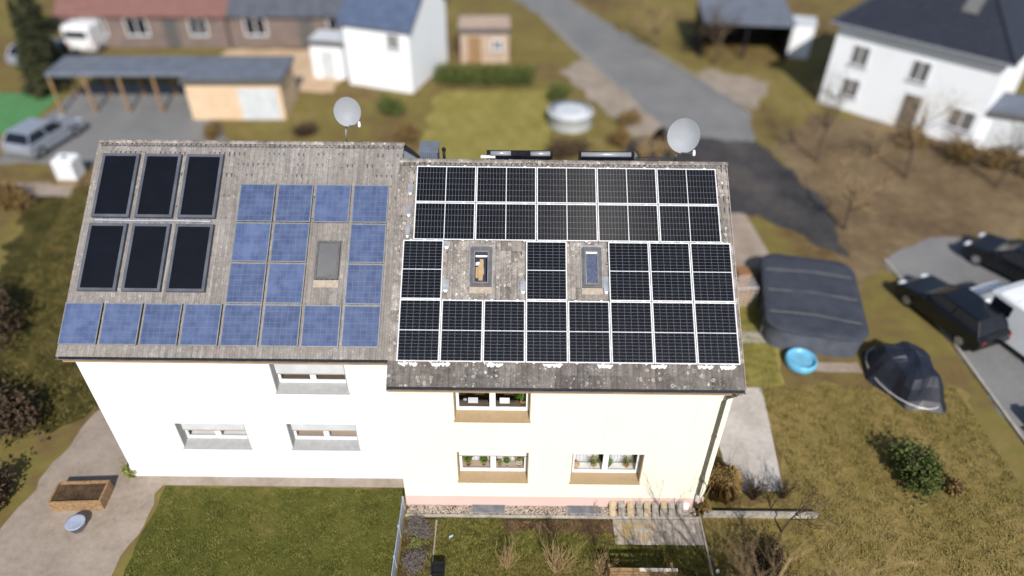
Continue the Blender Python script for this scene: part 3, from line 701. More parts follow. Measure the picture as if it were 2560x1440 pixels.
# small zinc plates that replace tiles around the hooks
pl = [(1.12, 1.31, 2.30, 2.52), (1.14, 1.32, 3.42, 3.80), (3.30, 3.47, 3.46, 3.82), (.03, .18, .55, .88), (.02, .17, 1.2, 1.56), (5.62, 5.76, 3.3, 3.8), (0.03, .15, 1.75, 2.2)]
for u0, u1, v0, v1 in pl:
    b = MB(); w, h = (u1-u0)/2, (v1-v0)/2
    b.box(-w, w, -h+.06, h, -.006, .006); b.box(-w, w, -h*.1-.004, -h*.1+.012, .006, .014); b.box(w-.03, w-.012, -h+.06, h, .006, .02)
    o = b.build('metal_tile', M_ZINC, ROOF, loc=rp((u0+u1)/2, (v0+v1)/2, .098), rot=ROT)
    q = MB(); q.loft([[(-w*.7, -h+.06, -.004), (w*.7, -h+.06, -.004), (w*.7, -h+.06, .012), (-w*.7, -h+.06, .012)], [(-w*.35, -h-.01, -.01), (w*.35, -h-.01, -.01), (w*.35, -h-.01, .008), (-w*.35, -h-.01, .008)]])
    q.build('metal_tile', M_ALU, ROOF, loc=rp((u0+u1)/2, (v0+v1)/2, .092), rot=ROT)
# crumpled bright flashing lumps just below the lowest panel row
for u in (.17, .44, 1.05, 1.31, 2.52, 2.74, 4.05, 4.31, 5.50, 5.68, 6.98, 7.16, 8.22, 8.41, 8.82, 9.0):
    b = MB(); n = 10; w = random.uniform(.11, .16); rings = []
    for j in range(4):
        y = -.02-.03*j; ww = w*(1-.13*j)
        rings.append([(-ww+2*ww*i/n, y+random.uniform(-.012, .012), .03+random.uniform(-.012, .016)-.012*j) for i in range(n+1)])
    b.loft(rings, False, False); b.build('flashing_lump', M_ALU, ROOF, loc=rp(u, 5.775, .118), rot=ROT)

# ------------------------------------------------------------------ solar panels of the main house
def cells_block(x0, x1, y0, y1, nx, ny, gap, z):
    b = MB(); dx, dy = (x1-x0)/nx, (y1-y0)/ny; c = gap*1.6
    for i in range(nx):
        for j in range(ny):
            a, e = x0+i*dx+gap/2, x0+(i+1)*dx-gap/2; f, g = y0+j*dy+gap/2, y0+(j+1)*dy-gap/2
            b.quad((a, f, z), (e, f, z), (e, g, z), (a, g, z))
    return b
GRAIN = 1
PW, PH = 1.134, 1.722
def panel_meshes():
    w, h = PW/2, PH/2; t = .016
    fr = MB(); fr.box(-w, w, h-t, h, -.035, 0); fr.box(-w, w, -h, -h+t, -.035, 0); fr.box(-w, -w+t, -h+t, h-t, -.035, 0); fr.box(w-t, w, -h+t, h-t, -.035, 0)
    bs = MB(); bs.box(-w+t, w-t, -h+t, h-t, -.02, -.008)
    m = .026; up = cells_block(-w+m, w-m, .009, h-m, 6, 9, .0075, -.0055); dn = cells_block(-w+m, w-m, -h+m, -.009, 6, 9, .0075, -.0055)
    bo = MB(); q = m+.002
    for (a, b_, c, d) in ((-w+t, w-t, -h+t, -h+q), (-w+t, w-t, h-q, h-t), (-w+t, -w+q, -h+q, -.010), (w-q, w-t, -h+q, -.010), (-w+t, -w+q, .010, h-q), (w-q, w-t, .010, h-q), (-w+t, w-t, -.010, .010)): bo.box(a, b_, c, d, -.0075, -.0045)
    gl = MB(); gl.quad((-w+t, -h+t, -.003), (w-t, -h+t, -.003), (w-t, h-t, -.003), (-w+t, h-t, -.003))
    cl = MB(); cl.box(-.04, .04, -.014, .016, -.03, .006); cl.box(-.022, .022, .016, .03, -.06, .003)
    return [x.mesh(nm, mt) for x, nm, mt in ((fr, 'frame', M_ALU), (bs, 'backsheet', M_GRID), (bo, 'white_border', M_SHEET), (up, 'cells', M_CELL), (dn, 'cells', M_CELL), (gl, 'glass', M_PGLASS), (cl, 'clamp', M_ALU))]
PMESH = panel_meshes(); grain_uv(PMESH[5], GRAIN)
ordn = ['first', 'second', 'third', 'fourth', 'fifth', 'sixth', 'seventh', 'eighth']
for (u0, u1, v0, v1, land, r, c) in PANELS:
    if r == 0: lab = f'crosswise black solar panel directly under the ridge tiles, {ordn[c]} of five from left'
    elif r == 1: lab = f'crosswise black solar panel in the row above the roof windows, {ordn[c]} from left'
    elif r == 2: lab = {0: 'upright black solar panel left of the roof window showing tan cardboard', 3: 'upright black solar panel standing alone between the two roof windows',
                        5: 'upright black solar panel directly right of the roof window with the blue blind', 6: 'upright black solar panel middle of the three right of the blue blind roof window',
                        7: 'upright black solar panel level with the roof windows, touching the right roof verge'}[c]
    else: lab = f'upright black solar panel in the row above the eave tiles, {ordn[c]} from left'
    rot = Euler(ROT)
    if land: rot = (Euler(ROT).to_matrix() @ Euler((0, 0, math.pi/2)).to_matrix()).to_euler()
    t = thing('solar_module', lab, 'solar panel', rp((u0+u1)/2, (v0+v1)/2, random.uniform(-.002, .004)), group='black solar panels on the cream house roof', rot=rot)
    for me in PMESH[:6]:
        o = ob(me.name.split('.')[0], me, t)
        if me.name.startswith(('cells', 'white_border')): o['kind'] = 'stuff'
    L2, W2 = (PW/2, PH/2)
    # clamps on the upper and lower edge as they lie on the roof
    for s_ in (-.31, .31):
        for e in (1, -1):
            if land: o = ob('clamp', PMESH[6], t, (e*(L2), s_*1.722, 0), (0, 0, -math.pi/2 if e > 0 else math.pi/2))
            else: o = ob('clamp', PMESH[6], t, (s_*1.134, e*W2, 0), (0, 0, 0 if e > 0 else math.pi))
# mounting rails that hold the panels (gaps between the modules look onto them)
rl = thing('mounting_rails', 'aluminium rails running under the black panels on the cream house roof', 'rail', rp(4.6, 2.9, 0), rot=ROT)
b = MB()
for v in (.3, .85, 1.45, 2.0, 2.7, 3.6, 4.45, 5.35):
    b2 = [(0, 9.2)] if v > 4 else ([(.3, 8.95)] if v < 2.3 else [(.02, 1.12), (3.47, 4.58), (5.78, 9.2)])
    for a, e in b2: b.box(a-4.6, e-4.6, 2.9-v-.02, 2.9-v+.02, -.075, -.036)
b.build('rail', M_ALU_DULL, rl)

# ------------------------------------------------------------------ neighbour: blue panels and collectors
OFF = Vector((-.0, 1.0, 0))
def blue_meshes():
    w, h = .52, .60; t = .02
    fr = MB(); fr.box(-w, w, h-t, h, -.035, 0); fr.box(-w, w, -h, -h+t, -.035, 0); fr.box(-w, -w+t, -h+t, h-t, -.035, 0); fr.box(w-t, w, -h+t, h-t, -.035, 0)
    bs = MB(); bs.box(-w+t, w-t, -h+t, h-t, -.02, -.008); ce = cells_block(-w+.03, w-.03, -h+.03, h-.03, 6, 7, .013, -.0055)
    gl = MB(); gl.quad((-w+t, -h+t, -.003), (w-t, -h+t, -.003), (w-t, h-t, -.003), (-w+t, h-t, -.003))
    return [x.mesh(nm, mt) for x, nm, mt in ((fr, 'frame', M_ALU_DULL), (bs, 'backsheet', M_GRID), (ce, 'cells', M_CELL_BLUE), (gl, 'glass', M_PGLASS))]
BM = blue_meshes(); grain_uv(BM[3], GRAIN)
rowv = [1.80, 3.04, 4.28, 5.52]; rown = ['uppermost', 'second', 'third', 'lowest']
for r in range(4):
    cols = range(8) if r == 3 else ((4, 5, 6, 7) if r == 0 else (4, 5, 7))
    for c in cols:
        if r == 3: lab = f'blue solar panel in the long lowest row above the white wall, {ordn[c]} from left'
        elif r == 0: lab = f'blue solar panel in the top row of the blue block, {ordn[c-4]} from left'
        else: lab = (f'blue solar panel in the {rown[r]} row of the blue block, ' + {4: 'left edge of the block', 5: 'left of the roof window', 7: 'right of the roof window'}[c])
        t = thing('solar_module', lab, 'solar panel', rp(-8.97+1.12*c, rowv[r], 0)+OFF, group='blue solar panels on the white house roof', rot=ROT)
        for me in BM:
            o = ob(me.name.split('.')[0], me, t)
            if me.name.startswith('cells'): o['kind'] = 'stuff'
for r, v in enumerate((1.27, 3.53)):
    for c, u in enumerate((-8.72, -7.46, -6.2)):
        t = thing('solar_collector', f'dark solar heat collector, {["left", "middle", "right"][c]} one of the {["upper", "lower"][r]} three beside the blue panels', 'solar collector', rp(u, v, 0)+OFF, group='dark solar heat collectors', rot=ROT)
        w, h = .55, 1.03; k = .085
        f = MB(); f.box(-w, w, h-k, h, -.1, 0); f.box(-w, w, -h, -h+k, -.1, 0); f.box(-w, -w+k, -h+k, h-k, -.1, 0); f.box(w-k, w, -h+k, h-k, -.1, 0); f.build('frame', M_DKROOF, t)
        MB().box(-w+k, w-k, -h+k, h-k, -.06, -.03).build('absorber', M_ABSORB, t)
        MB().quad((-w+k, -h+k, -.012), (w-k, -h+k, -.012), (w-k, h-k, -.012), (-w+k, h-k, -.012)).build('glass', M_PGLASS, t)
# pipes between collectors
pp = thing('collector_pipe', 'pale insulated pipes linking the upper and lower dark collectors', 'pipe', rp(-7.46, 2.4, 0)+OFF, rot=ROT)
MB().tube([(-1.7, .02, -.06), (-.6, .0, -.05), (.6, .02, -.06), (1.7, .0, -.06)], .03, 8).build('pipe', M_SCREEN, pp)
w_ = roof_window  # the small roof window in the neighbour roof
f = MB(); c = rp(-2.25, 3.55, 0)+OFF
f.box(-.34, .34, .52, .58, -.15, -.03); f.box(-.34, .34, -.58, -.52, -.15, -.03); f.box(-.34, -.28, -.52, .52, -.15, -.03); f.box(.28, .34, -.52, .52, -.15, -.03)
o = f.build('roof_window', M_GREYFRAME, HN, loc=c-Vector(HN.location), rot=ROT); MB().box(-.28, .28, -.52, .52, -.1, -.07).build('pane', M_GREYGLASS, o)
MB().box(-.36, .36, -.82, -.6, -.118, -.098).build('apron', M_APRON, o)

# ------------------------------------------------------------------ things on and behind the ridge
ch = thing('chimney', 'blue grey metal clad chimney standing behind the left end of the ridge', 'chimney', (.56, .82, 0))
MB().box(-.26, .26, -.3, .3, 8.6, 9.54).build('shaft', M_CLAD, ch)
b = MB(); b.box(-.29, .29, -.33, .33, 9.542, 9.58); b.build('cap_plate', M_GREYROOF, ch)
b = MB()
for k in range(9): b.box(-.255+k*.06, -.235+k*.06, -.312, -.3, 8.7, 9.53)
b.build('seam', M_GREYROOF, ch)
vp = thing('vent_pipe', 'thin black vent pipe behind the ridge beside the blue grey chimney', 'pipe', (1.02, .55, 0))
MB().tube([(0, 0, 9.0), (0, 0, 9.62)], .045, 10).build('pipe', M_BLACK, vp, True); MB().lathe([(.05, 9.57), (.062, 9.59), (.062, 9.66), (.03, 9.68)], n=12).build('cowl', M_BLACK, vp)
def open_window(name, label, x0, x1, y, ztop, bars):
    t = thing(name, label, 'roof window', ((x0+x1)/2, y, 0)); w = (x1-x0)/2
    MB().loft([[(x, -.10, 9.1), (x, -.10, ztop-.05), (x, .02, ztop), (x, .5, ztop-.25), (x, .5, 8.8)] for x in (-w, w)]).build('sash', M_BLACK, t)
    for a, e in bars: MB().tube([(a-(x0+x1)/2, -.1, ztop-.045), (e-(x0+x1)/2, -.1, ztop-.035)], .075, 10).build('cover', M_COVERBAR, t, True)
    MB().box(-w+.05, w-.05, -.115, -.1, 9.2, ztop-.11).build('pane', M_DARKGLASS, t)
    return t
t = open_window('open_roof_window', 'wide open roof window with dark pane and two silver covers behind the ridge', 2.28, 4.24, .62, 9.57, [(2.4, 3.0), (3.58, 4.16)])
MB().box(-1.15, -.72, -.16, -.11, 9.40, 9.47).build('white_lip', M_PVC, t)
t = open_window('open_roof_window', 'tilted roof window with one long silver cover behind the ridge centre', 5.06, 6.66, .62, 9.565, [(5.08, 6.55)])
MB().loft([[(.8, -.1, 9.4), (.8, .1, 9.4), (.8, .1, 9.55), (.8, -.1, 9.55)], [(.92, -.1, 9.4), (.92, .1, 9.4), (.9, .1, 9.45), (.9, -.1, 9.45)]]).build('end_cap', M_ALU_DULL, t)
cb = thing('ridge_cable', 'thin dark cable lying along the ridge towards the satellite dish', 'cable', (7.2, .46, 9.45))
MB().tube([(-.5, 0, .03), (0, .01, .035), (.45, 0, .03), (.78, .0, .03)], .016, 6).build('cable', M_BLACK, cb)
def dish(label, x, y, zc, r, yaw, tilt, zb):
    t = thing('satellite_dish', label, 'satellite dish', (x, y, 0)); b = MB(); n = 28; rings = []
    m = Matrix.Translation((.12, .1, zc)) @ Euler((tilt, 0, yaw)).to_matrix().to_4x4()
    for k in range(7):
        q = r*k/6+.001; rings.append([tuple(m @ Vector((q*math.cos(a), -.0+.16*r*(q/r)**2*-1.9, q*1.08*math.sin(a)))) for a in [2*math.pi*j/n for j in range(n)]])
    b.loft(rings, False); bo = b.build('reflector', M_DISH, t, True)
    rim = MB(); rim.tube([tuple(m @ Vector((r*math.cos(a), -.304*r, r*1.08*math.sin(a)))) for a in [2*math.pi*j/n for j in range(n+1)]], .008, 5, False); rim.build('rim', M_DISH, bo)
    p1 = m @ Vector((0, .05, -.1*r)); pb = m @ Vector((.0, -.28*r, -r*1.06)); lnb = m @ Vector((.80*r, -.55*r, -r*.98))
    MB().tube([(-.02, .02, zb), (-.02, .02, zb+.25), (.0, .14, zb+.45), p1], .024, 8).build('mast', M_ZINC, t, True)
    MB().tube([pb, lnb], .016, 6).build('arm', M_GREYFRAME, t)
    MB().tube([lnb+Vector((0, -.02, -.07)), lnb+Vector((0, .02, .0)), lnb+Vector((0, .06, .08))], [.04, .045, .03], 10).build('feed_horn', M_PVC, t, True)
    return t
dish('large pale grey satellite dish on a short mast at the right end of the ridge', 7.90, .50, 10.14, .46, rad(-12), rad(-20), 9.35)
dish('pale satellite dish behind the ridge of the white neighbour house', -2.1, 1.75, 10.18, .40, rad(8), rad(-20), 9.2)

# ------------------------------------------------------------------ downpipe
dp = thing('downpipe', 'brown grey rain downpipe at the right corner of the cream wall', 'downpipe', (8.93, -5.13, 0))
MB().tube([(0, 0, .12), (0, 0, 1.6), (0, 0, 3.4), (0, 0, 5.05), (.03, -.02, 5.25), (.12, -.12, 5.42), (.17, -.155, 5.56)], .045, 12).build('pipe', M_PIPE, dp, True)
MB().lathe([(.05, 0), (.075, .07), (.08, .1)], (.17, -.165, 5.49), 12).build('outlet', M_GUTTER, dp, True)
for z in (1.72, 3.6): MB().lathe([(.052, z-.03), (.058, z-.02), (.058, z+.02), (.052, z+.03)], n=12).build('clamp', M_PIPE, dp, True)
MB().lathe([(.05, .48), (.055, .5), (.055, .78), (.05, .8)], n=12).build('cleaning_sleeve', M_WIRE, dp, True)
MB().lathe([(.056, 1.5), (.066, 1.53), (.066, 1.62), (.056, 1.65)], n=12).build('diverter', M_GUTTER, dp, True)
MB().tube([(.05, -.03, 1.55), (.15, -.05, 1.35), (.17, -.04, 1.0), (.12, -.03, .7), (.2, -.05, .35), (.22, -.08, .05)], .014, 6).build('hose', M_GREENBUSH, dp)
o = thing('plinth_board', 'small white board leaning on the plinth beside the downpipe', 'board', (8.55, -5.12, 0)); MB().box(-.2, .2, -.03, .03, .01, .26, Matrix.Rotation(-.12, 4, 'X')).build('board', M_PVC, o)

# ------------------------------------------------------------------ window interiors
def pot(mb, x, y, z, r, h): mb.lathe([(r*.7, 0), (r*.95, h*.9), (r*1.05, h*.9), (r*1.05, h), (r*.85, h), (r*.8, h*.85)], (x, y, z), 12)
def potted(label, x, y, z, r, h, potm, leafm, kind, hh, spread):
    t = thing('potted_plant', label, 'plant', (x, y, z), group='plants on the window boards'); b = MB(); pot(b, 0, 0, 0, r, h); b.build('pot', potm, t, True)
    if kind == 'spiky':
        V = []; F = []
        for k in range(60):
            a = random.uniform(0, 6.28); e = spread*random.uniform(.4, 1); hz = hh*random.uniform(.4, 1); w = .008; i = len(V)
            ca, sa = math.cos(a), math.sin(a)
            V += [(-w*sa, w*ca, h), (w*sa, -w*ca, h), (.6*e*ca+w*sa, .6*e*sa-w*ca, h+hz), (.6*e*ca-w*sa, .6*e*sa+w*ca, h+hz), (e*ca, e*sa, h+hz*.75)]
            F += [(i, i+1, i+2, i+3), (i+3, i+2, i+4, i+4)]
        me = bpy.data.meshes.new('leaf'); me.from_pydata(V, [], [f if f[2] != f[3] else f[:3] for f in F]); me.materials.append(leafm); ob('leaf', me, t)
    else:
        V, F = leaf_cloud(220, (0, 0, h+hh*.5), (spread, spread, hh*.55), .035); ob('leaf', np_mesh('leaf', V, F, leafm), t)
    return t
YI = -4.74+.22
zu, zl1, zl2 = 4.21, 1.40, 1.38
potted('fan of long green leaves in the right pane of the upper window', 3.42, YI, zu, .08, .12, M_TERRA, M_LEAF, 'spiky', .34, .34)
potted('full leafy plant in a tan pot, left end of the lower left window', 1.78, YI, zl1, .1, .2, M_TERRA, M_LEAF, 'leafy', .26, .17)
potted('small leafy plant in a terracotta pot left of the lower left window mullion', 2.26, YI, zl1, .08, .15, M_TERRA, M_LEAF, 'leafy', .22, .13)
potted('tiny dry plant in a low terracotta pot right of the lower left window mullion', 2.76, YI, zl1, .07, .1, M_TERRA, M_LEAF_DRY, 'leafy', .1, .06)
potted('round plant in a white pot, middle of the right pane of the lower left window', 2.98, YI, zl1, .085, .13, M_POTWHITE, M_LEAF, 'leafy', .16, .1)
potted('pale striped leaves in a white pot, right end of the lower left window', 3.36, YI, zl1, .1, .15, M_POTWHITE, M_LEAF_DRY, 'spiky', .3, .2)
potted('grey green spiky plant with trailing leaves, left pane of the lower right window', 5.68, YI, zl2, .07, .07, M_TERRA, M_LEAF_DRY, 'spiky', .36, .36)
potted('upright broad green plant beside the mullion of the lower right window', 6.14, YI, zl2, .07, .09, M_TERRA, M_LEAF, 'leafy', .32, .12)
potted('bushy spiky plant, right end of the lower right window', 6.7, YI, zl2, .085, .07, M_TERRA, M_LEAF_DRY, 'spiky', .34, .3)
o = thing('ornament', 'round tan wicker ornament at the left end of the lower right window', 'ornament', (5.12, YI, zl2)); MB().lathe([(.02, 0), (.1, .02), (.13, .08), (.1, .14), (.03, .19)], n=14).build('body', M_CARD, o, True)
for x0, x1, nm in ((5.0, 5.85, 'left'), (6.2, 6.95, 'right')):
    b = MB(); n = 40; r1 = []; r2 = []
    for k in range(n+1):
        x = x0+(x1-x0)*k/n; y = -4.74+.43+.025*math.sin(k*1.3); r1.append((x, y, 1.3)); r2.append((x, y, 2.75))
    b.loft([r1, r2], False, False); o = b.build('net_curtain', M_CURTAIN); tag(o, f'white net curtain behind the {nm} pane of the lower right window', 'curtain')
for x, y, w, m, lab in ((2.0, -4.70, .27, M_COVER, 'grey'), (2.9, -4.70, .27, M_PAPER, 'white')):
    o = thing('paper_sheet', f'{lab} paper sheet standing in the {"left" if x < 2.5 else "right"} pane of the upper window', 'paper', (x, -4.60, 4.32)); MB().box(-.14, .14, -.004, .004, .0, .2, Matrix.Rotation(-.15, 4, 'X')).build('sheet', m, o)
o = thing('plate', 'pale blue round plate hanging in the left pane of the upper window', 'plate', (1.78, -4.62, 4.50)); MB().lathe([(.002, 0), (.05, .004), (.055, .012)], n=16).build('disc', M_SCREEN, o, rot=(math.pi/2, 0, 0))
b = MB(); n = 24; b.loft([[(1.9+.5*k/n, -3.9+.03*math.sin(k*1.6), z) for k in range(n+1)] for z in (4.0, 5.6)], False, False)
o = b.build('net_curtain', M_CURTAIN, loc=(1.08, 0, 0)); tag(o, 'white net curtain in the upper window beside the long leaved plant', 'curtain')
for x0, lab in ((1.6, 'left'), (2.66, 'right')):
    b = MB(); n = 40; b.loft([[(x0+.85*k/n, -4.34+.025*math.sin(k*1.4), z) for k in range(n+1)] for z in (1.3, 2.9)], False, False)
    o = b.build('net_curtain', M_CURTAIN); tag(o, f'white net curtain behind the pots in the {lab} pane of the lower left window', 'curtain')

# ------------------------------------------------------------------ gravel strip, kerb, grates, spare tiles
def ico():
    p = (1+5**.5)/2; v = np.array([(-1, p, 0), (1, p, 0), (-1, -p, 0), (1, -p, 0), (0, -1, p), (0, 1, p), (0, -1, -p), (0, 1, -p), (p, 0, -1), (p, 0, 1), (-p, 0, -1), (-p, 0, 1)], float); v /= np.linalg.norm(v[0])
    f = np.array([(0, 11, 5), (0, 5, 1), (0, 1, 7), (0, 7, 10), (0, 10, 11), (1, 5, 9), (5, 11, 4), (11, 10, 2), (10, 7, 6), (7, 1, 8), (3, 9, 4), (3, 4, 2), (3, 2, 6), (3, 6, 8), (3, 8, 9), (4, 9, 5), (2, 4, 11), (6, 2, 10), (8, 6, 7), (9, 8, 1)]); return v, f
iv, jf = ico(); n = 3600; V = []; F = []
for k in range(n):
    s_ = np.array([random.uniform(.016, .034), random.uniform(.014, .028), random.uniform(.012, .022)]); a = random.uniform(0, 6.28)
    q = iv*s_; q = np.c_[q[:, 0]*math.cos(a)-q[:, 1]*math.sin(a), q[:, 0]*math.sin(a)+q[:, 1]*math.cos(a), q[:, 2]]+np.array([random.uniform(-.16, 8.95), random.uniform(-5.42, -5.07), random.uniform(.01, .035)])
    V.append(q); F.append(jf+12*k)
o = ob('gravel', np_mesh('gravel', np.concatenate(V), np.concatenate(F), M_PEBBLE)); o['kind'] = 'stuff'
# kerb stones in front of the gravel
kb = tag(ob('kerb_edging', None), 'pale concrete kerb running between the pebble strip and the lawn', 'kerb')
for k in range(9):
    b = MB(); b.rbox(-.2+k*1.03+.004, -.2+(k+1)*1.03-.004, -5.5, -5.42, -.05, .07+random.uniform(-.004, .004), .008); b.build('kerb_stone', M_KERB, kb)
kb = tag(ob('garden_edging', None), 'upright concrete edging from the house corner down the right garden side', 'kerb')
for k in range(7):
    b = MB(); b.rbox(9.02, 9.075, -5.4-(k+1)*1.0+.004, -5.4-k*1.0-.004, -.05, .1, .008); b.build('edging_stone', M_KERB, kb)
kb = tag(ob('garden_edging', None), 'row of pale edging stones between the grey heather bed and the lawn', 'kerb')
for k in range(8):
    b = MB(); b.rbox(.78+random.uniform(-.01, .01), .83, -5.6-(k+1)*.42+.006, -5.6-k*.42, -.05, .03, .006); b.build('edging_stone', M_PATH, kb)
for (x0, x1, nm) in ((1.88, 2.93, 'left one under the shuttered window'), (4.9, 5.9, 'right one beside the leaning tiles')):
    t = thing('light_well_grate', f'galvanised light well grate in the pebble strip, {nm}', 'grate', ((x0+x1)/2, -5.2, .055), group='light well grates'); w = (x1-x0)/2
    b = MB(); b.box(-w, w, -.165, -.145, -.02, .02); b.box(-w, w, .145, .165, -.02, .02); b.box(-w, -w+.02, -.145, .145, -.02, .02); b.box(w-.02, w, -.145, .145, -.02, .02); b.build('frame', M_ZINC, t)
    b = MB()
    for k in range(11): b.box(-w+.02, w-.02, -.137+k*.026, -.129+k*.026, -.015, .012)
    for k in range(1, 12): b.box(-w+.02+k*(2*w-.04)/12-.003, -w+.02+k*(2*w-.04)/12+.003, -.14, .14, -.016, .004)
    b.build('bar', M_ZINC, t)['kind'] = 'stuff'
    MB().box(-w+.01, w-.01, -.15, .15, -.051, -.03).build('well', M_BLACK, t)
def spare_mesh(mat):
    b = MB(); n = 8; rings = []
    for k, y in enumerate((-.14, -.13, .14)):
        rings.append([(-.1+.2*i/n, y, .035*math.sin(math.pi*i/n)+(.0 if k else -.015)) for i in range(n+1)]+[(.1-.2*i/n, y, .035*math.sin(math.pi*(1-i/n))-.05) for i in range(n+1)])
    b.loft(rings); return b.mesh('spare_tile', mat)
SM = [spare_mesh(M_STONE), spare_mesh(M_STONEG)]
for k, px in enumerate((6.33, 6.61, 6.89, 7.17, 7.42, 7.66, 7.93, 8.19, 8.46)):
    a, b_ = random.uniform(-.1, .1), random.uniform(-.12, .12)
    for j in range(2):
        y, z = (-5.13, .29) if j else (-5.33, .11)
        o = ob('spare_tile', SM[0 if k in (0, 2, 4) or (k == 6 and j) else 1], None, (px+random.uniform(-.015, .015), y+random.uniform(-.02, .02), z), (.5+.12*j, 0, a if j else b_))
        tag(o, f'{"upper" if j else "lower"} spare roof tile of the {ordn[k] if k < 8 else "ninth"} leaning pair from the light well grate', 'roof tile', 'spare roof tiles leaning on the plinth')
# terrace slabs
ts = tag(ob('terrace', None), 'ochre stained concrete slab terrace below the leaning spare tiles', 'terrace')
me = {}
for r in range(2):
    for c in range(9):
        x0 = 6.30+c*.305; b = MB(); y1 = -5.51-r*.44
        b.rbox(x0+.003, x0+.302, y1-.437, y1-.003, -.03, .022+random.uniform(-.003, .003), .005); b.build('slab', M_SLAB, ts)
# grass in the front garden
grass('grass', [(.85, -9), (9.0, -9), (9.0, -6.42), (6.3, -6.45), (4.7, -6.2), (3.1, -6.12), (2.8, -5.55), (.85, -5.55)], 90000, .11, M_GRASS, 0, .007)
grass('dry_grass', [(.85, -9), (9.0, -9), (9.0, -6.5), (6.3, -6.5), (4.7, -6.3), (3.1, -6.2), (2.8, -5.6), (.85, -5.6)], 15000, .13, M_STRAW, 0, .006)
grass('neighbour_grass', [(-8.1, -9), (-.3, -9), (-.3, -4.5), (-8.0, -4.5)], 60000, .075, M_GRASSLEFT, 0, .009)
grass('side_grass', [(9.1, -9), (12.5, -9), (12.5, -5.5), (9.1, -5.5)], 16000, .09, M_GRASSDK, 0, .009)
grass('strip_grass', [(9.4, .3), (13.3, .3), (14.0, 5.7), (9.4, 5.7)], 26000, .08, M_GRASS, .006, .009)
grass('meadow_grass', [(12.4, -9), (20, -9), (19.8, .3), (12.4, .3)], 40000, .11, M_GRASSDK, 0, .014)
grass('left_grass', [(-14.2, -3), (-9.7, 0), (-10.4, 14), (-20, 14), (-18, 4)], 36000, .1, M_GRASSDK, 0, .014)
grass('back_grass', [(-2.4, 17), (5.2, 17), (5.3, 26.8), (-1.9, 26.6)], 30000, .07, M_GRASS, 0, .014)
grass('straw_patch', [(1.9, -9), (9.0, -9), (9.0, -7.2), (5, -6.95), (3.2, -7.1), (2.1, -7.0)], 16000, .12, M_STRAW, 0, .007)
grass('bed_weeds', [(-.16, -9), (.8, -9), (.78, -5.56), (-.16, -5.56)], 5000, .1, M_GRASS, 0, .007)
grass('bed_straw', [(2.8, -6.35), (6.4, -6.5), (6.4, -5.6), (2.8, -5.6)], 1600, .09, M_STRAW, .01, .006)
grass('bed_edge_grass', [(2.8, -6.6), (6.4, -6.75), (6.4, -6.1), (4.6, -6.0), (2.8, -5.95)], 9000, .12, M_GRASS, .0, .007)
# heather and shrubs
for k, (x, y, lab) in enumerate(((.30, -5.95, 'grey heather cushion nearest to the kerb in the left bed'), (.28, -6.95, 'grey heather cushion further down the left bed'))):
    bush('heather', lab, 'heather', x, y, .44, .5, .32, M_HEATH, 3000, .02, 'grey heather cushions', 16, 0, M_TWIGDK)
bush('heather', 'small green tuft plant between the two grey heather cushions', 'plant', .25, -6.45, .25, .2, .2, M_LEAF_DRY, 700, .025, None, 6)
sh = 'bare twig shrubs in the front lawn'
twig_shrub('low bare shrub left of the big bare shrub in the front lawn', 3.0, -7.2, 1.15, 3, 26, M_TWIG, 'shrub', sh, .4, 7, r0=.008)
twig_shrub('large straw coloured bare shrub in the middle of the front lawn', 4.45, -7.3, 1.35, 4, 34, M_TWIG, 'shrub', sh, .65, 9, r0=.009)
twig_shrub('sparse bare shrub between the big shrub and the bench', 5.7, -7.35, 1.1, 5, 24, M_TWIG, 'shrub', sh, .6, 8, r0=.008)
twig_shrub('dark bare stems in the soil bed below the right grate', 4.35, -6.15, .85, 6, 16, M_TWIGDK, 'shrub', sh, .4, 5, r0=.008)
twig_shrub('thin dark stems at the left edge of the slab terrace', 5.6, -6.4, .8, 8, 12, M_TWIGDK, 'shrub', sh, .5, 4, r0=.007)
twig_shrub('bare twigs sticking up behind the garden bench', 7.35, -7.3, .7, 9, 6, M_TWIG, 'shrub', sh, .5, 5, r0=.008)
twig_shrub('dry seedling at the plinth left of the leaning tiles', 5.75, -5.2, .4, 10, 5, M_STRAW, 'plant', None, .8, 6, r0=.005)
def tuft(label, x, y, r, h, n, mat, name='ornamental_grass'):
    t = thing(name, label, 'grass tuft', (x, y, 0)); V = []; F = []
    a = RNG.uniform(0, 2*np.pi, n); e = RNG.uniform(.1, 1, n)*r; H = h*RNG.uniform(.5, 1, n); w = .0045; ca, sa = np.cos(a), np.sin(a); bx = RNG.uniform(-.4, .4, (n, 2))*r
    V = np.stack([np.c_[bx[:, 0]-w*sa, bx[:, 1]+w*ca, 0*a], np.c_[bx[:, 0]+w*sa, bx[:, 1]-w*ca, 0*a], np.c_[bx[:, 0]+.5*e*ca, bx[:, 1]+.5*e*sa, H], np.c_[bx[:, 0]+e*ca, bx[:, 1]+e*sa, H*.72]], 1)
    ob('blades', np_mesh('blades', V.reshape(-1, 3), np.arange(4*n).reshape(-1, 4)[:, [0, 1, 3, 2]], mat), t); return t
tuft('large dry ornamental grass clump beside the right house corner', 9.75, -4.5, .62, 1.05, 5200, M_STRAW)
tuft('small dry grass tuft at the foot of the downpipe', 9.2, -5.2, .22, .4, 400, M_STRAW)
lw = thing('low_wall', 'low grey concrete wall running right from the house corner', 'wall', (9.15, -5.35, 0)); b = MB(); b.rbox(0, 3.6, -.06, .06, 0, .22, .01); b.build('coping', M_KERB, lw); b = MB(); b.rbox(-.05, .08, .07, .75, 0, .2, .01); b.build('return_wall', M_KERB, lw)
twig_shrub('tangled bare twigs growing through the large dry grass clump', 9.9, -4.2, 1.3, 71, 30, M_TWIGDK, 'shrub', None, .6, 8, r0=.008)
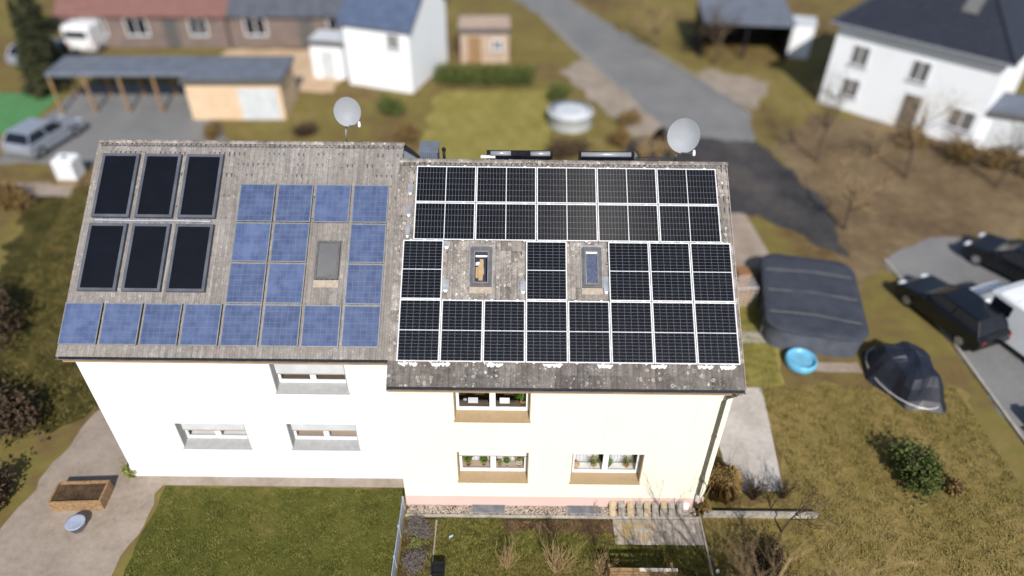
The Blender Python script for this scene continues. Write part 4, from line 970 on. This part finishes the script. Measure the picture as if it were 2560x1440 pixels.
twig_shrub('low bare scrub at the end of the low wall', 11.9, -4.6, .8, 72, 44, M_TWIGDK, 'shrub', None, .9, 8, r0=.008)
twig_shrub('dark bare scrub between the dry grass clump and the low wall end', 10.9, -4.7, .95, 73, 60, M_TWIGDK, 'shrub', None, .8, 9, r0=.009)
# privacy screen between the two gardens
ps = thing('privacy_screen', 'pale blue grey screen fence between the two front gardens', 'fence', (-.26, -5.2, 0))
for k in range(6): MB().box(-.03, .03, -.03-k*1.0, .03-k*1.0, 0, .62).build('post', M_SCREEN, ps)
for k in range(5):
    for j in range(5): MB().box(-.012, .012, -.968-k*1.0, -.032-k*1.0, .03+j*.115, .135+j*.115).build('slat', M_SCREEN, ps)
# garden bench seen from behind
bn = thing('garden_bench', 'high backed weathered garden bench with pale top rail in the front lawn', 'bench', (6.85, -7.75, 0))
for x in (-.9, .9):
    MB().box(x-.03, x+.03, -.06, -.0, 0, 1.0).build('leg', M_WOOD, bn); MB().box(x-.03, x+.03, .36, .42, 0, .6).build('leg', M_WOOD, bn); MB().box(x-.04, x+.04, .001, .419, .602, .64).build('armrest', M_WOOD, bn)
for k in range(4): MB().box(-.95, .95, .02+k*.09, .095+k*.09, .40, .43).build('seat_slat', M_WOOD, bn)
for k in range(3): MB().box(-.869, .869, -.045, -.015, .5+k*.15, .58+k*.15).build('back_slat', M_WOOD, bn)
for k in range(5): MB().box(-.6+k*.3-.02, -.6+k*.3+.02, -.013, .008, .45, .98).build('back_upright', M_WOOD, bn)
MB().box(-.95, -.12, -.07, .01, 1.002, 1.05).build('top_rail', M_WOOD, bn); MB().box(-.118, .95, -.07, .01, 1.002, 1.055).build('top_rail', M_WOODLT, bn)
pt = thing('planter', 'black square planter on the lawn beside the heather bed', 'planter', (1.02, -7.42, 0)); MB().loft([[(x*s, y*s, z) for x, y in ((-1, -1), (1, -1), (1, 1), (-1, 1))] for s, z in ((.15, 0), (.19, .34), (.2, .34), (.2, .38), (.17, .38), (.16, .3))]).build('pot', M_BLACK, pt)
o = thing('litter', 'scrap of pale blue paper lying on the front lawn', 'litter', (1.3, -6.23, .06), .5); MB().loft([[(-.07, -.02, 0), (-.03, .0, .02), (.03, -.01, .01), (.08, .02, .03)], [(-.06, .03, .01), (-.02, .05, .03), (.04, .04, .02), (.08, .06, .02)]], False, False).build('paper', M_LITTER, o)
o = thing('garden_lamp', 'small white ball lamp beside the right garden edging', 'lamp', (9.2, -7.3, 0)); MB().lathe([(.02, 0), (.02, .06), (.05, .09), (.06, .14), (.045, .19), (.01, .205)], n=14).build('globe', M_PVC, o, True)
for k, (x, y, h, lab) in enumerate(((7.9, -9.75, 3.0, 'tall twig shrub below the bench, left of three'), (9.3, -9.7, 3.0, 'tall twig shrub below the garden edging, middle of three'), (10.6, -9.9, 2.9, 'tall twig shrub right of the garden edging, right of three'))):
    twig_shrub(lab, x, y, h, 80+k, 42, M_TWIGDK, 'shrub', 'tall twig shrubs at the garden end', .42, 16, r0=.02)
bare_tree('young bare tree behind the dark thicket beside the low wall', 11.5, -5.9, 2.8, 91, .55, 3, M_BARK, M_TWIGDK, None, 5, .035)
# two bare trees below the frame whose shadows lie over terrace and wall corner
bare_tree('tall bare tree in front of the right garden corner', 9.5, -11.3, 6.3, 21, .55, 3, n=5)
bare_tree('slim bare tree in the front garden before the terrace', 7.35, -12.0, 5.6, 23, .5, 3, n=5, r=.07)
bare_tree('bare tree right of the garden edging before the low wall', 11.2, -12.3, 6.0, 29, .6, 3, n=5)

# ------------------------------------------------------------------ right side: bin, crate, carport, pool ...
bi = thing('waste_bin', 'brown wheeled organic waste bin standing beside the house', 'bin', (13.05, 6.15, 0), rad(8))
MB().loft([[(-.22*s, -.24*s, z), (.22*s, -.24*s, z), (.22*s, .24*s, z), (-.22*s, .24*s, z)] for s, z in ((1, .05), (1.22, .92))]).build('body', M_BIN, bi)
MB().rbox(-.3, .3, -.34, .31, .925, .99, .04).build('lid', M_BIN, bi); MB().tube([(-.24, .36, .9), (.24, .36, .9)], .02, 8).build('handle', M_BIN, bi)
for x in (-.22, .22): MB().tube([(x-.03, .26, .1), (x+.03, .26, .1)], .1, 12).build('wheel', M_TYRE, bi)
cr = thing('slatted_crate', 'wooden slatted crate behind white wire grid in front of the brown bin', 'crate', (12.85, 5.3, 0), rad(5))
for x in (-.38, .38):
    for y in (-.3, .3): MB().box(x-.025, x+.025, y-.025, y+.025, 0, .8).build('post', M_WOOD, cr)
for k in range(7): MB().box(-.35+k*.105, -.27+k*.105, -.33, .33, .70, .73).build('slat', M_WOOD, cr)
for k in range(6): MB().box(-.355, .355, -.34, -.32, .04+k*.11, .12+k*.11).build('slat', M_WOOD, cr)
b = MB()
for k in range(6): b.tube([(-.5+k*.2, -.42, .05), (-.5+k*.2, -.42, 1.0)], .011, 5); b.tube([(-.5+k*.2, -.42, 1.0), (-.5+k*.2, .35, 1.0)], .011, 5)
for k in range(5): b.tube([(-.5, -.42, .1+k*.22), (.5, -.42, .1+k*.22)], .011, 5); b.tube([(-.5, -.42+k*.19, 1.0), (.5, -.42+k*.19, 1.0)], .011, 5)
b.build('wire_grid', M_WIRE, cr)
cp = thing('covered_pool', 'large garden pool under a slate grey cover right of the house', 'pool', (15.45, 4.5, 0), rad(-12))
def rr(w, d, r, z, n=6): return [(sx*(w-r)+r*math.cos(a), sy*(d-r)+r*math.sin(a), z) for sx, sy, a0 in ((1, 1, 0), (-1, 1, 90), (-1, -1, 180), (1, -1, 270)) for a in [rad(a0+90*k/n) for k in range(n+1)]]
MB().loft([rr(1.85, 2.5, .7, 0), rr(1.85, 2.5, .7, 1.0)]).build('pool_wall', M_DKROOF, cp)
MB().loft([rr(1.93, 2.58, .75, .95), rr(1.97, 2.62, .78, 1.02), rr(1.9, 2.55, .72, 1.09), rr(1.6, 2.2, .6, 1.06), rr(.6, .9, .4, 1.12)]).build('cover', M_FELT, cp, True)
for k in range(0):
    a = 2*math.pi*k/14; ax = max(-1.55, min(1.55, 2.6*math.cos(a))); ay = max(-2.2, min(2.2, 3.2*math.sin(a)))
    q = Vector((1.98*math.cos(a) if abs(math.cos(a)) > .5 else ax, 2.63*math.sin(a) if abs(math.sin(a)) > .5 else ay, 0))
for sx in (-1, 1):
    for k in range(5): MB().box(sx*1.9-.05, sx*1.9+.05, -1.75+k*.85-.05, -1.75+k*.85+.05, 0, .94).build('support', M_GREYFRAME, cp)
for k in range(3): MB().tube([(-1.75, -1.5+k*1.4, 1.085), (.1*k, -1.42+k*1.45, 1.118), (1.75, -1.55+k*1.5, 1.085)], .016, 5).build('strap', M_GREYFRAME, cp)
pool = thing('paddling_pool', 'light blue round paddling pool beside the large covered pool', 'pool', (14.3, 1.45, 0)); MB().lathe([(.55, 0), (.6, .1), (.6, .3), (.56, .36), (.5, .32), (.5, .2)], n=24).build('rim', M_POOL, pool, True); MB().lathe([(.001, .22), (.5, .22)], n=24, cap=False).build('water', M_POOLWATER, pool)
tp = thing('tarp_covered_stack', 'dark navy tarp draped over a garden pile on the meadow', 'tarp', (17.9, .6, 0), .3)
b = MB(); rings = []
for s, z in ((1.15, .02), (1.0, .3), (.86, .8), (.72, 1.15), (.3, 1.3)):
    rings.append([(s*1.0*(1+.13*math.sin(5*a+z))*math.cos(a), s*1.5*(1+.12*math.sin(4*a-z))*math.sin(a), z+.08*math.sin(3*a)) for a in [2*math.pi*k/24 for k in range(24)]])
b.loft(rings); b.build('cover', M_TARP, tp); MB().box(-.5, .5, -.9, .9, .02, 1.0).build('pile', M_WOOD, tp)
MB().tube([(1.1*math.cos(a), 1.65*math.sin(a), .25) for a in [2*math.pi*k/24 for k in range(25)]], .02, 5).build('rope', M_WIRE, tp)

def car(name, label, x, y, rz, paint, Lc=4.3, Wc=1.78, Hc=1.48, van=False, group=None, z=.012):
    t = thing(name, label, 'van' if van else 'car', (x, y, z), rz, group); w = Wc/2
    if van: sec = [(-2.45, .5), (-2.45, 1.9), (-2.3, 2.05), (1.0, 2.08), (1.35, 1.95), (1.85, 1.3), (2.4, 1.1), (2.5, .85), (2.5, .45), (2.3, .3), (-2.3, .3)]
    else: sec = [(-Lc/2, .5), (-Lc/2+.02, .85), (-Lc/2+.2, .95), (Lc/2-1.2, .95), (Lc/2-.25, .80), (Lc/2, .62), (Lc/2, .38), (Lc/2-.15, .25), (-Lc/2+.15, .25)]
    b = MB()
    rings = []
    for yy, ins in ((-w, .10), (-w+.06, .02), (-w*.5, 0), (w*.5, 0), (w-.06, .02), (w, .10)):
        cx = 0; rings.append([(px*(1-ins*.25), yy, .6+(pz-.6)*(1-ins*.8)) for px, pz in sec])
    b.loft(rings); b.build('body', paint, t)
    if not van:
        c0, c1 = -Lc/2+.25, Lc/2-1.15
        cab = MB(); cab.loft([[(c0, -w+.08, .93), (c1, -w+.08, .93), (c1, w-.08, .93), (c0, w-.08, .93)], [(c0+.35, -w+.25, Hc-.06), (c1-.75, -w+.25, Hc-.06), (c1-.75, w-.25, Hc-.06), (c0+.35, w-.25, Hc-.06)]]); cab.build('window', M_DARKGLASS, t)
        MB().rbox(c0+.33, c1-.72, -w+.235, w-.235, Hc-.07, Hc, .03).build('roof', paint, t)
        for sx in (-1, 1):
            for (xa, xb) in ((c0, c0+.36), (c1, c1-.76), ((c0+c1)/2-.05, (c0+c1)/2-.1)): MB().tube([(xa, sx*(w-.075), .94), (xb, sx*(w-.25), Hc-.05)], .035, 5).build('pillar', paint, t)
    else:
        MB().quad((1.32, -w+.14, 1.93), (1.32, w-.14, 1.93), (1.84, w-.1, 1.34), (1.84, -w+.1, 1.34)).build('windscreen', M_DARKGLASS, t, loc=(.02, 0, .02))
        for sx in (-1, 1): MB().box(.3, 1.15, sx*(w+.004)-.004, sx*(w+.004)+.004, 1.3, 1.8).build('window', M_DARKGLASS, t)
        MB().box(-2.458, -2.45, -w+.2, w-.2, 1.25, 1.75).build('rear_window', M_DARKGLASS, t)
        for k in range(4): MB().box(-2.0+k*.75, -1.95+k*.75, -w+.15, w-.15, 2.075, 2.095).build('roof_rib', paint, t)
    fx = 2.5 if van else Lc/2
    for sx in (-1, 1):
        MB().rbox(fx-.2, fx-.0, sx*w*.68-.17, sx*w*.68+.17, .58, .74, .02).build('headlight', M_HEADLAMP, t); MB().rbox(-fx+.02, -fx+.12, sx*w*.75-.1, sx*w*.75+.1, .62, .85, .02).build('tail_light', M_TAIL, t)
        for wx in (-fx*.62, fx*.64):
            wh = MB().tube([(wx, sx*(w-.2), .32), (wx, sx*(w+.01), .32)], .32, 18).build('wheel', M_TYRE, t); MB().tube([(wx, sx*(w+.008), .32), (wx, sx*(w+.02), .32)], .19, 12).build('rim', M_ALU_DULL, wh)
        MB().rbox(.6 if not van else 1.2, .75 if not van else 1.35, sx*(w+.1)-.1, sx*(w+.1)+.1, .95 if not van else 1.25, 1.08 if not van else 1.5, .02).build('mirror', paint, t)
    return t
car('parked_van', 'white van parked on the street at the right edge', 23.6, 2.9, rad(112), M_WHITEPAINT, van=True, Wc=2.0, z=.014)
car('parked_car', 'black car parked on the street left of the white van', 21.2, 4.1, rad(112), M_BLACKPAINT, z=.014)
car('parked_car', 'dark car parked beyond the white van near the street corner', 25.8, 7.4, rad(125), M_BLACKPAINT, z=.014)
car('parked_car', 'grey car parked on the street below the white van', 22.6, -3.4, rad(98), M_SILVERPAINT, z=.014)
car('parked_car', 'silver blue car parked beside the green pitch', -23.6, 18.6, rad(75), M_SILVERPAINT, 4.2, 1.9, z=.014)
car('parked_car', 'silver car parked between the conifers and the red roofed row', -30.4, 31.2, rad(80), M_SILVERPAINT, z=.014)
car('parked_van', 'white van parked in front of the red roofed row', -27.6, 34.3, rad(85), M_WHITEPAINT, van=True, Wc=2.0, z=.014)

# ------------------------------------------------------------------ background buildings
def building(name, label, cat, x, y, rz, w, d, h, wallm, roofm, roof='gable', rh=3.0, wins=(), doors=(), over=.4, sky=(), group=None, wm=M_GREYGLASS):
    """front wall faces local -y; wins = (x, z, w, h) on the front"""
    t = thing(name, label, cat, (x, y, 0), rz, group)
    b = MB(); b.box(-w/2, w/2, 0, d, 0, h)
    if roof == 'gable':
        for sx in (-w/2, w/2): b.tri((sx, 0, h), (sx, d, h), (sx, d/2, h+rh))
    b.build('wall', wallm, t)
    if roof == 'hip':
        a, e = w/2+over, -over; f = d+over; rl = .9; zt_ = h+rh; r = MB()
        A, B, C, D = (-a, e, h), (a, e, h), (a, f, h), (-a, f, h); P, Q = (-rl, d/2, zt_), (rl, d/2, zt_)
        r.quad(A, B, Q, P); r.tri(B, C, Q); r.quad(C, D, P, Q); r.tri(D, A, P); r.quad(A, D, C, B)
        rf = r.build('roof', roofm, t)
        for u0, u1 in ((A, P), (B, Q), (C, Q), (D, P), (P, Q)): MB().tube([u0, u1], .1, 6).build('hip_cap', roofm, rf)
        MB().tube([(-a, e-.06, h-.02), (a, e-.06, h-.02)], .07, 8).build('gutter', M_ZINC, rf)
        n = 16; cs = MB()
        for i in range(1, n):
            q = i/n; x_ = a+(rl-a)*q; yy = e+(d/2-e)*q; zz = h+rh*q; cs.box(-x_, x_, yy-.02, yy+.03, zz-.02, zz+.02)
        cs.build('tile_course', roofm, rf)
        for (sx, sy) in sky:
            yy = e+(d/2-e)*sy; m = Matrix.Translation((sx, yy, h+rh*sy)) @ Matrix.Rotation(math.atan(rh/(d/2-e)), 4, 'X')
            q = MB(); q.box(-.45, .45, -.65, .65, -.02, .07, m); f_ = q.build('roof_window', M_GREYFRAME, t); MB().box(-.36, .36, -.55, .55, .07, .08, m).build('pane', M_GREYGLASS, f_)
        ck = MB(); ck.box(.4, 1.0, d/2-.35, d/2+.35, h+rh-1.2, h+rh+.7); ck.build('chimney', M_BROWNWALL, t)
    elif roof == 'gable':
        r = MB(); th = .14; k = rh/(d/2)
        for s_ in (-1, 1):
            y0 = d/2+s_*(d/2+over); z0 = h-over*k
            r.loft([[(-w/2-over, y0, z0), (-w/2-over, d/2, h+rh), (-w/2-over, d/2, h+rh+th), (-w/2-over, y0, z0+th)], [(w/2+over, y0, z0), (w/2+over, d/2, h+rh), (w/2+over, d/2, h+rh+th), (w/2+over, y0, z0+th)]])
        rf = r.build('roof', roofm, t); MB().tube([(-w/2-over, d/2, h+rh+th), (w/2+over, d/2, h+rh+th)], .12, 8).build('ridge', roofm, rf)
        cs = MB(); n = int(d/2/.4)
        for i in range(1, n):
            f = i/n; yy = -over+(d/2+over)*f; zz = h-over*k+(rh+over*k)*f+th; cs.box(-w/2-over, w/2+over, yy-.02, yy+.03, zz-.03, zz+.022)
        cs.build('tile_course', roofm, rf)
        for (sx, sy) in sky:
            zz = h-over*k+(rh+over*k)*sy+th; yy = -over+(d/2+over)*sy; m = Matrix.Translation((sx, yy, zz)) @ Matrix.Rotation(math.atan(k), 4, 'X')
            q = MB(); q.box(-.45, .45, -.65, .65, -.02, .07, m); f_ = q.build('roof_window', M_GREYFRAME, t); MB().box(-.36, .36, -.55, .55, .07, .08, m).build('pane', M_GREYGLASS, f_)
    else:
        r = MB(); r.rbox(-w/2-over, w/2+over, -over, d+over, h+.002, h+.25, .03); rf = r.build('roof', roofm, t)
        MB().box(-w/2-over-.03, w/2+over+.03, -over-.04, -over-.002, h-.02, h+.3).build('trim', M_GREYFRAME, rf); MB().box(-w/2-over-.03, w/2+over+.03, d+over+.002, d+over+.04, h-.02, h+.3).build('trim', M_GREYFRAME, rf)
    for (wx, wz, ww, wh) in wins:
        q = MB(); e = .07; q.box(wx-ww/2, wx+ww/2, -.03, -.002, wz, wz+e); q.box(wx-ww/2, wx+ww/2, -.03, -.002, wz+wh-e, wz+wh); q.box(wx-ww/2, wx-ww/2+e, -.03, -.002, wz+e, wz+wh-e); q.box(wx+ww/2-e, wx+ww/2, -.03, -.002, wz+e, wz+wh-e); q.box(wx-.03, wx+.03, -.028, -.002, wz+e, wz+wh-e)
        f_ = q.build('window', M_PVC, t); MB().box(wx-ww/2+e, wx+ww/2-e, -.016, -.004, wz+e, wz+wh-e).build('pane', wm, f_); MB().box(wx-ww/2-.05, wx+ww/2+.05, -.1, -.031, wz-.05, wz-.0).build('sill', M_ZINC, f_)
    for (dx, dw, dh, dm) in doors:
        q = MB(); q.box(dx-dw/2, dx+dw/2, -.025, -.002, .02, dh); f_ = q.build('door', dm, t)
        for k in range(5): MB().box(dx-dw/2+.05, dx+dw/2-.05, -.04, -.026, .06+k*(dh-.1)/5, .02+(k+1)*(dh-.1)/5).build('panel', dm, f_)
        MB().box(dx+dw*.35, dx+dw*.35+.1, -.07, -.041, 1.0, 1.05).build('handle', M_ZINC, f_)
    return t
building('detached_house', 'large white house with dark slate roof beyond the brown meadow', 'house', 26.2, 22.4, rad(-42), 9.2, 8.6, 5.2, M_WHITEWALL, M_SLATE, 'hip', 3.8, [(-2.9, 2.9, 1.1, 1.25), (.6, 2.9, 1.1, 1.25), (-2.9, .9, 1.1, 1.2), (3.6, .9, 1.4, 1.2)], [(.8, 1.0, 2.1, M_GREYFRAME)], .45, [(-1.5, .55), (1.6, .5)])
building('garage', 'low white garage joined to the right end of the slate roofed house', 'garage', 31.4, 19.0, rad(-20), 3.4, 3.0, 2.0, M_WHITEWALL, M_GREYROOF, 'flat', 0, [], [(0, 2.3, 1.8, M_COVER)], .12)
t = thing('open_shed', 'grey roofed open shed with dark inside beside the slate roofed house', 'shed', (19.6, 32.6, 0), rad(-4))
MB().loft([[(-3.2, -.2, 2.5), (3.2, -.2, 2.5), (3.2, 4.4, 3.0), (-3.2, 4.4, 3.0)], [(-3.2, -.2, 2.65), (3.2, -.2, 2.65), (3.2, 4.4, 3.15), (-3.2, 4.4, 3.15)]]).build('roof', M_GREYROOF, t)
for x in (-3.0, 0, 3.0): MB().box(x-.08, x+.08, 0, .16, 0, 2.49).build('post', M_BLACK, t)
MB().box(-3.1, 3.1, 4.0, 4.1, 0, 2.8).build('back_wall', M_BLACK, t); MB().box(-3.1, -3.0, .2, 3.98, 0, 2.6).build('side_wall', M_BLACK, t); MB().box(3.0, 3.1, .2, 3.98, 0, 2.6).build('side_wall', M_BLACK, t)
o = thing('white_shed', 'narrow white shed between the open shed and the slate roofed house', 'shed', (23.6, 33.0, 0), rad(-15)); MB().box(-.8, .8, 0, 1.6, 0, 2.4).build('wall', M_WHITEWALL, o); MB().rbox(-.9, .9, -.1, 1.7, 2.402, 2.5, .02).build('roof', M_COVER, o); MB().box(-.4, .4, -.03, -.002, .02, 2.0).build('door', M_PVC, o)
building('row_house', 'long row house with faded red roof at the far left', 'house', -23.6, 33.6, rad(1.5), 11.6, 8.0, 2.5, M_BROWNWALL, M_REDROOF, 'gable', 2.6, [(-3.6, .9, 1.6, 1.3), (-.6, .9, 1.6, 1.3), (3.8, .9, 1.3, 1.3)], [(1.8, 1.0, 2.1, M_GREYFRAME)], .3, wm=M_DARKGLASS)
building('row_house', 'row house with dark grey roof joined right of the red roof', 'house', -12.3, 33.95, rad(1.5), 10.7, 8.0, 2.5, M_BROWNWALL, M_DKROOF, 'gable', 2.6, [(-3.4, .9, 1.6, 1.3), (2.6, .9, 1.6, 1.3)], [(.2, 1.0, 2.1, M_GREYFRAME)], .3, wm=M_DARKGLASS)
building('garage_row', 'cream garage row with long dark flat roof behind the white half', 'garage', -13.6, 22.0, rad(1.5), 5.6, 3.3, 2.35, M_CREAMWALL, M_GREYROOF, 'flat', 0, [], [(-1.4, 2.3, 2.0, M_CREAMWALL), (1.4, 2.3, 2.0, M_COVER)], .15)
t = thing('carport', 'long open carport with dark flat roof left of the cream garages', 'carport', (-20.7, 22.9, 0), rad(1.5))
MB().rbox(-4.2, 4.2, -.2, 2.6, 2.38, 2.58, .03).build('roof', M_GREYROOF, t)
for k in range(5):
    for y in (0, 2.4): MB().box(-4.1+k*2.05-.07, -4.1+k*2.05+.07, y-.07, y+.07, 0, 2.37).build('post', M_WOOD, t)
building('white_house', 'bright white gabled house behind the back lawn', 'house', -5.7, 26.8, rad(-18), 4.6, 6.0, 4.2, M_WHITEWALL, M_BLUEROOF, 'gable', 2.2, [(1.2, 2.8, .9, 1.0)], [(-1.2, .9, 2.1, M_PVC)], .25)
building('garden_shed', 'beige flat roofed garden house behind the dark hedge', 'shed', 1.0, 31.4, rad(2), 3.4, 2.6, 2.2, M_BEIGEWALL, M_BEIGEWALL, 'flat', 0, [(.9, .9, .8, .8)], [(-.7, .9, 1.9, M_WOOD)], .12)
building('garden_shed', 'small white garden shed beside the cream garages', 'shed', -9.4, 28.4, rad(-8), 2.2, 2.0, 2.3, M_WHITEWALL, M_COVER, 'flat', 0, [], [(0, .9, 1.9, M_COVER)], .1)
# white water tank, round pool, beige walls
tk = thing('water_tank', 'white square water tank in a cage near the left roof corner', 'tank', (-20.4, 14.9, 0)); MB().rbox(-.55, .55, -.5, .5, .14, 1.25, .08).build('tank', M_PVC, tk); MB().lathe([(.12, 1.25), (.12, 1.3), (.02, 1.32)], n=12).build('cap', M_BLACK, tk); MB().box(-.58, .58, -.53, .53, 0, .13).build('pallet', M_WOOD, tk)
b = MB()
for k in range(5): b.tube([(-.56+k*.28, -.52, .13), (-.56+k*.28, -.52, 1.2)], .014, 5); b.tube([(-.58, -.53, .2+k*.25), (.58, -.53, .2+k*.25)], .014, 5)
b.build('cage', M_ZINC, tk)
rp_ = thing('round_pool', 'round garden pool with pale grey cover on the back lawn', 'pool', (6.5, 21.9, 0)); MB().lathe([(1.3, 0), (1.34, .1), (1.34, .85), (1.38, .87), (1.38, .93), (1.25, .95)], n=32).build('wall', M_COVER, rp_, True); MB().lathe([(1.24, .952), (.8, .985), (.02, 1.0)], n=32).build('cover', M_COVER, rp_, True); MB().tube([(1.3, -.5, 0), (1.42, -.5, 1.15), (1.2, -.5, 1.15)], .025, 6).build('ladder', M_ZINC, rp_)
hd = thing('hedge', 'clipped dark green hedge at the end of the back lawn', 'hedge', (1.1, 27.6, 0))
V, F = join_np([leaf_cloud(500, (-2.9+k*.65, random.uniform(-.1, .1), .75), (.55, .65, .8), .09) for k in range(10)]); ob('foliage', np_mesh('foliage', V, F, M_HEDGE), hd)
b = MB()
for k in range(12): b.tube([(-3+k*.55, 0, 0), (-3+k*.55+.05, .05, .9)], .03, 5)
b.build('stem', M_BARK, hd)
# shrubs right behind the house, and others
gs = 'brown shrubs around the back gardens'
bush('shrub', 'dark brown leafless shrub behind the gap between the roof windows at the ridge', 'shrub', 6.2, 17.8, 1.5, .9, 1.3, M_TWIGDK, 900, .09, gs)
for x, y, lab in ((10.4, 17.6, 'left'), (11.3, 17.9, 'middle'), (12.2, 18.1, 'right')): twig_shrub(f'{lab} one of three tangled brown hedge shrubs behind the satellite dish', x, y, 1.3, int(x*10), 40, M_TWIG, 'shrub', gs, .9, 9, r0=.014)
bush('shrub', 'green brown shrub between the round pool and the satellite dish', 'shrub', 9.3, 19.4, 1.0, .8, 1.1, M_DRYBUSH, 800, .09, gs)
bush('shrub', 'brown shrub beside the paved forecourt by the road', 'shrub', 10.2, 22.0, .9, .8, 1.0, M_DRYBUSH, 700, .09, gs)
bush('shrub', 'dark green shrub between the back lawn and the forecourt', 'shrub', 5.8, 25.2, .9, 1.2, 1.3, M_HEDGE, 800, .09, gs)
bush('shrub', 'brown shrub at the left edge of the back lawn', 'shrub', -3.1, 19.6, .9, 1.2, 1.1, M_DRYBUSH, 800, .09, gs)
bush('shrub', 'green shrub below the bright white house', 'shrub', -4.6, 23.0, 1.3, .9, 1.4, M_HEDGE, 900, .09, gs)
bush('shrub', 'dark brown shrub in front of the cream garages', 'shrub', -14.6, 20.0, 1.2, .6, .9, M_DRYBUSH, 700, .09, gs)
bush('shrub', 'dark brown shrub in front of the grey garage door', 'shrub', -9.0, 20.2, 1.1, .6, .9, M_TWIGDK, 700, .09, gs)
bush('evergreen_shrub', 'pointed dark evergreen shrub on the right meadow', 'shrub', 16.3, -3.9, .85, 1.3, 1.5, M_GREENBUSH, 2200, .08)
bush('shrub', 'low brown shrub right of the evergreen on the meadow', 'shrub', 17.6, -4.4, .4, .4, .45, M_DRYBUSH, 500, .06)
bush('shrub', 'dark brown thicket below the low wall at the right', 'shrub', 10.7, -7.1, 1.0, .9, .7, M_TWIGDK, 1800, .06)
bush('shrub', 'yellow green shrub beside the front paving at the left', 'shrub', -9.4, -4.0, .35, .35, .5, M_LEAF_DRY, 500, .05)
pl_ = thing('raised_bed', 'brown raised planting bed on the pinkish front paving', 'planter', (-10.5, -5.0, 0), .05)
for (a, b_, c, d) in ((-.8, .8, -.4, -.34), (-.8, .8, .34, .4), (-.8, -.74, -.34, .34), (.74, .8, -.34, .34)): MB().box(a, b_, c, d, 0, .45).build('board', M_WOOD, pl_)
MB().box(-.74, .74, -.34, .34, 0, .36).build('soil', M_SOIL, pl_)
o = thing('tub', 'small blue grey tub below the raised bed on the paving', 'tub', (-10.2, -6.0, 0)); MB().lathe([(.2, 0), (.27, .28), (.29, .28), (.29, .31), (.24, .3)], n=18).build('tub', M_SCREEN, o, True)
# trees
gt = 'bare trees on the meadow at the right'
for k, (x, y, h, lab) in enumerate(((20.2, 17.5, 5.2, 'bare tree on the brown meadow nearest the shaded driveway'), (24.5, 15.8, 5.5, 'bare tree in the middle of the brown meadow'), (29.0, 15.0, 5.0, 'bare tree at the right end of the brown meadow'),
                                     (19.4, 10.8, 4.6, 'small bare tree between the covered pool and the brown meadow'), (17.4, 31.6, 5.6, 'bare tree beside the road in front of the open shed'), (13.8, 34.5, 5.0, 'bare tree at the top between road and open shed'))):
    bare_tree(lab, x, y, h, 40+k, .6, 3, M_BARK, M_TWIG if k % 2 else M_TWIGDK, gt, 6)
for k, (x, y, h, r, lab) in enumerate(((-27.2, 25.6, 6.0, 1.5, 'dark conifer beside the green pitch, nearest of the left row'), (-29.0, 29.6, 5.5, 1.4, 'dark conifer in the left row behind the nearest one'), (-29.2, 36.5, 6.0, 1.5, 'dark brown conifer at the top of the left row'), (-33.2, 36.0, 6.0, 1.6, 'dark conifer at the top left picture corner'))):
    conifer(lab, x, y, h, r, 60+k, 'conifers at the upper left')
for k, (x, y, rx, ry, h, lab) in enumerate(((-17.9, 3.2, 1.2, 2.6, 2.2, 'dark brown hedge at the left edge beside the lawn'), (-14.9, -2.0, 1.2, 2.2, 1.8, 'brown hedge at the left edge beside the paving'), (-13.6, -5.6, .8, 1.4, 1.4, 'lower brown hedge at the left edge below'), (-22.2, 12.2, 1.4, 1.0, 1.2, 'pale brown shrub at the left edge by the beige path'))):
    bush('hedge_shrub', lab, 'shrub', x, y, rx, ry, h, M_TWIGDK if k < 3 else M_DRYBUSH, 2600, .1, 'shrubs along the left edge')

for k in range(4):
    bush('shrub', ['brown hedge shrub before the left end of the slate roofed house wall', 'brown hedge shrub before the middle of the slate roofed house wall', 'brown hedge shrub before the right end of the slate roofed house wall', 'brown hedge shrub before the low white garage'][k], 'shrub', 26.3+k*1.75, 19.2-k*1.1, 1.2, .9, 1.5+.1*k, M_DRYBUSH, 900, .1, 'hedge shrubs before the slate roofed house')
bare_tree('many limbed bare tree close to the bench corner', 8.4, -11.8, 5.9, 33, .62, 3, n=6)
bare_tree('bare tree farthest right in front of the garden edging', 10.6, -10.9, 5.6, 37, .62, 3, n=6)

def kerb_line(pts, w=.12, h=.1):
    b = MB(); P = [Vector(p) for p in pts]
    for a, e in zip(P[:-1], P[1:]):
        n = max(1, int((e-a).length/1.0)); d = (e-a)/n; t = d.normalized(); o = Vector((-t.y, t.x))*w/2
        for k in range(n):
            p, q = a+d*k+t*.01, a+d*(k+1)-t*.01; b.loft([[(p+o).to_tuple()+(0,), (p+o).to_tuple()+(h,), (p-o).to_tuple()+(h,), (p-o).to_tuple()+(0,)], [(q+o).to_tuple()+(0,), (q+o).to_tuple()+(h,), (q-o).to_tuple()+(h,), (q-o).to_tuple()+(0,)]])
    o = b.build('kerb', M_KERB); o['kind'] = 'structure'
kerb_line([(20.3, 8.3), (20.85, 3), (21.05, -4), (20.45, -14)])
kerb_line([(10.6, 26), (7.6, 34), (5.2, 41.5)]); kerb_line([(11.5, 38), (15.3, 30), (18.1, 24)])

# interlocking pavers of the yard beside the house, laid in herringbone
b = MB()
for i in range(26):
    for j in range(24):
        x0, y0 = 11.9+.2*((i+j) % 2)*.5+i*.105, 7.7+j*.19
        if x0 > 14.7: continue
        a = rad(45 if (i+j) % 2 else -45); m = Matrix.Translation((x0, y0, .006+random.uniform(0, .004))) @ Matrix.Rotation(a, 4, 'Z'); b.box(-.095, .095, -.045, .045, 0, .02, m)
o = b.build('pavers', M_PAVER); o['kind'] = 'stuff'
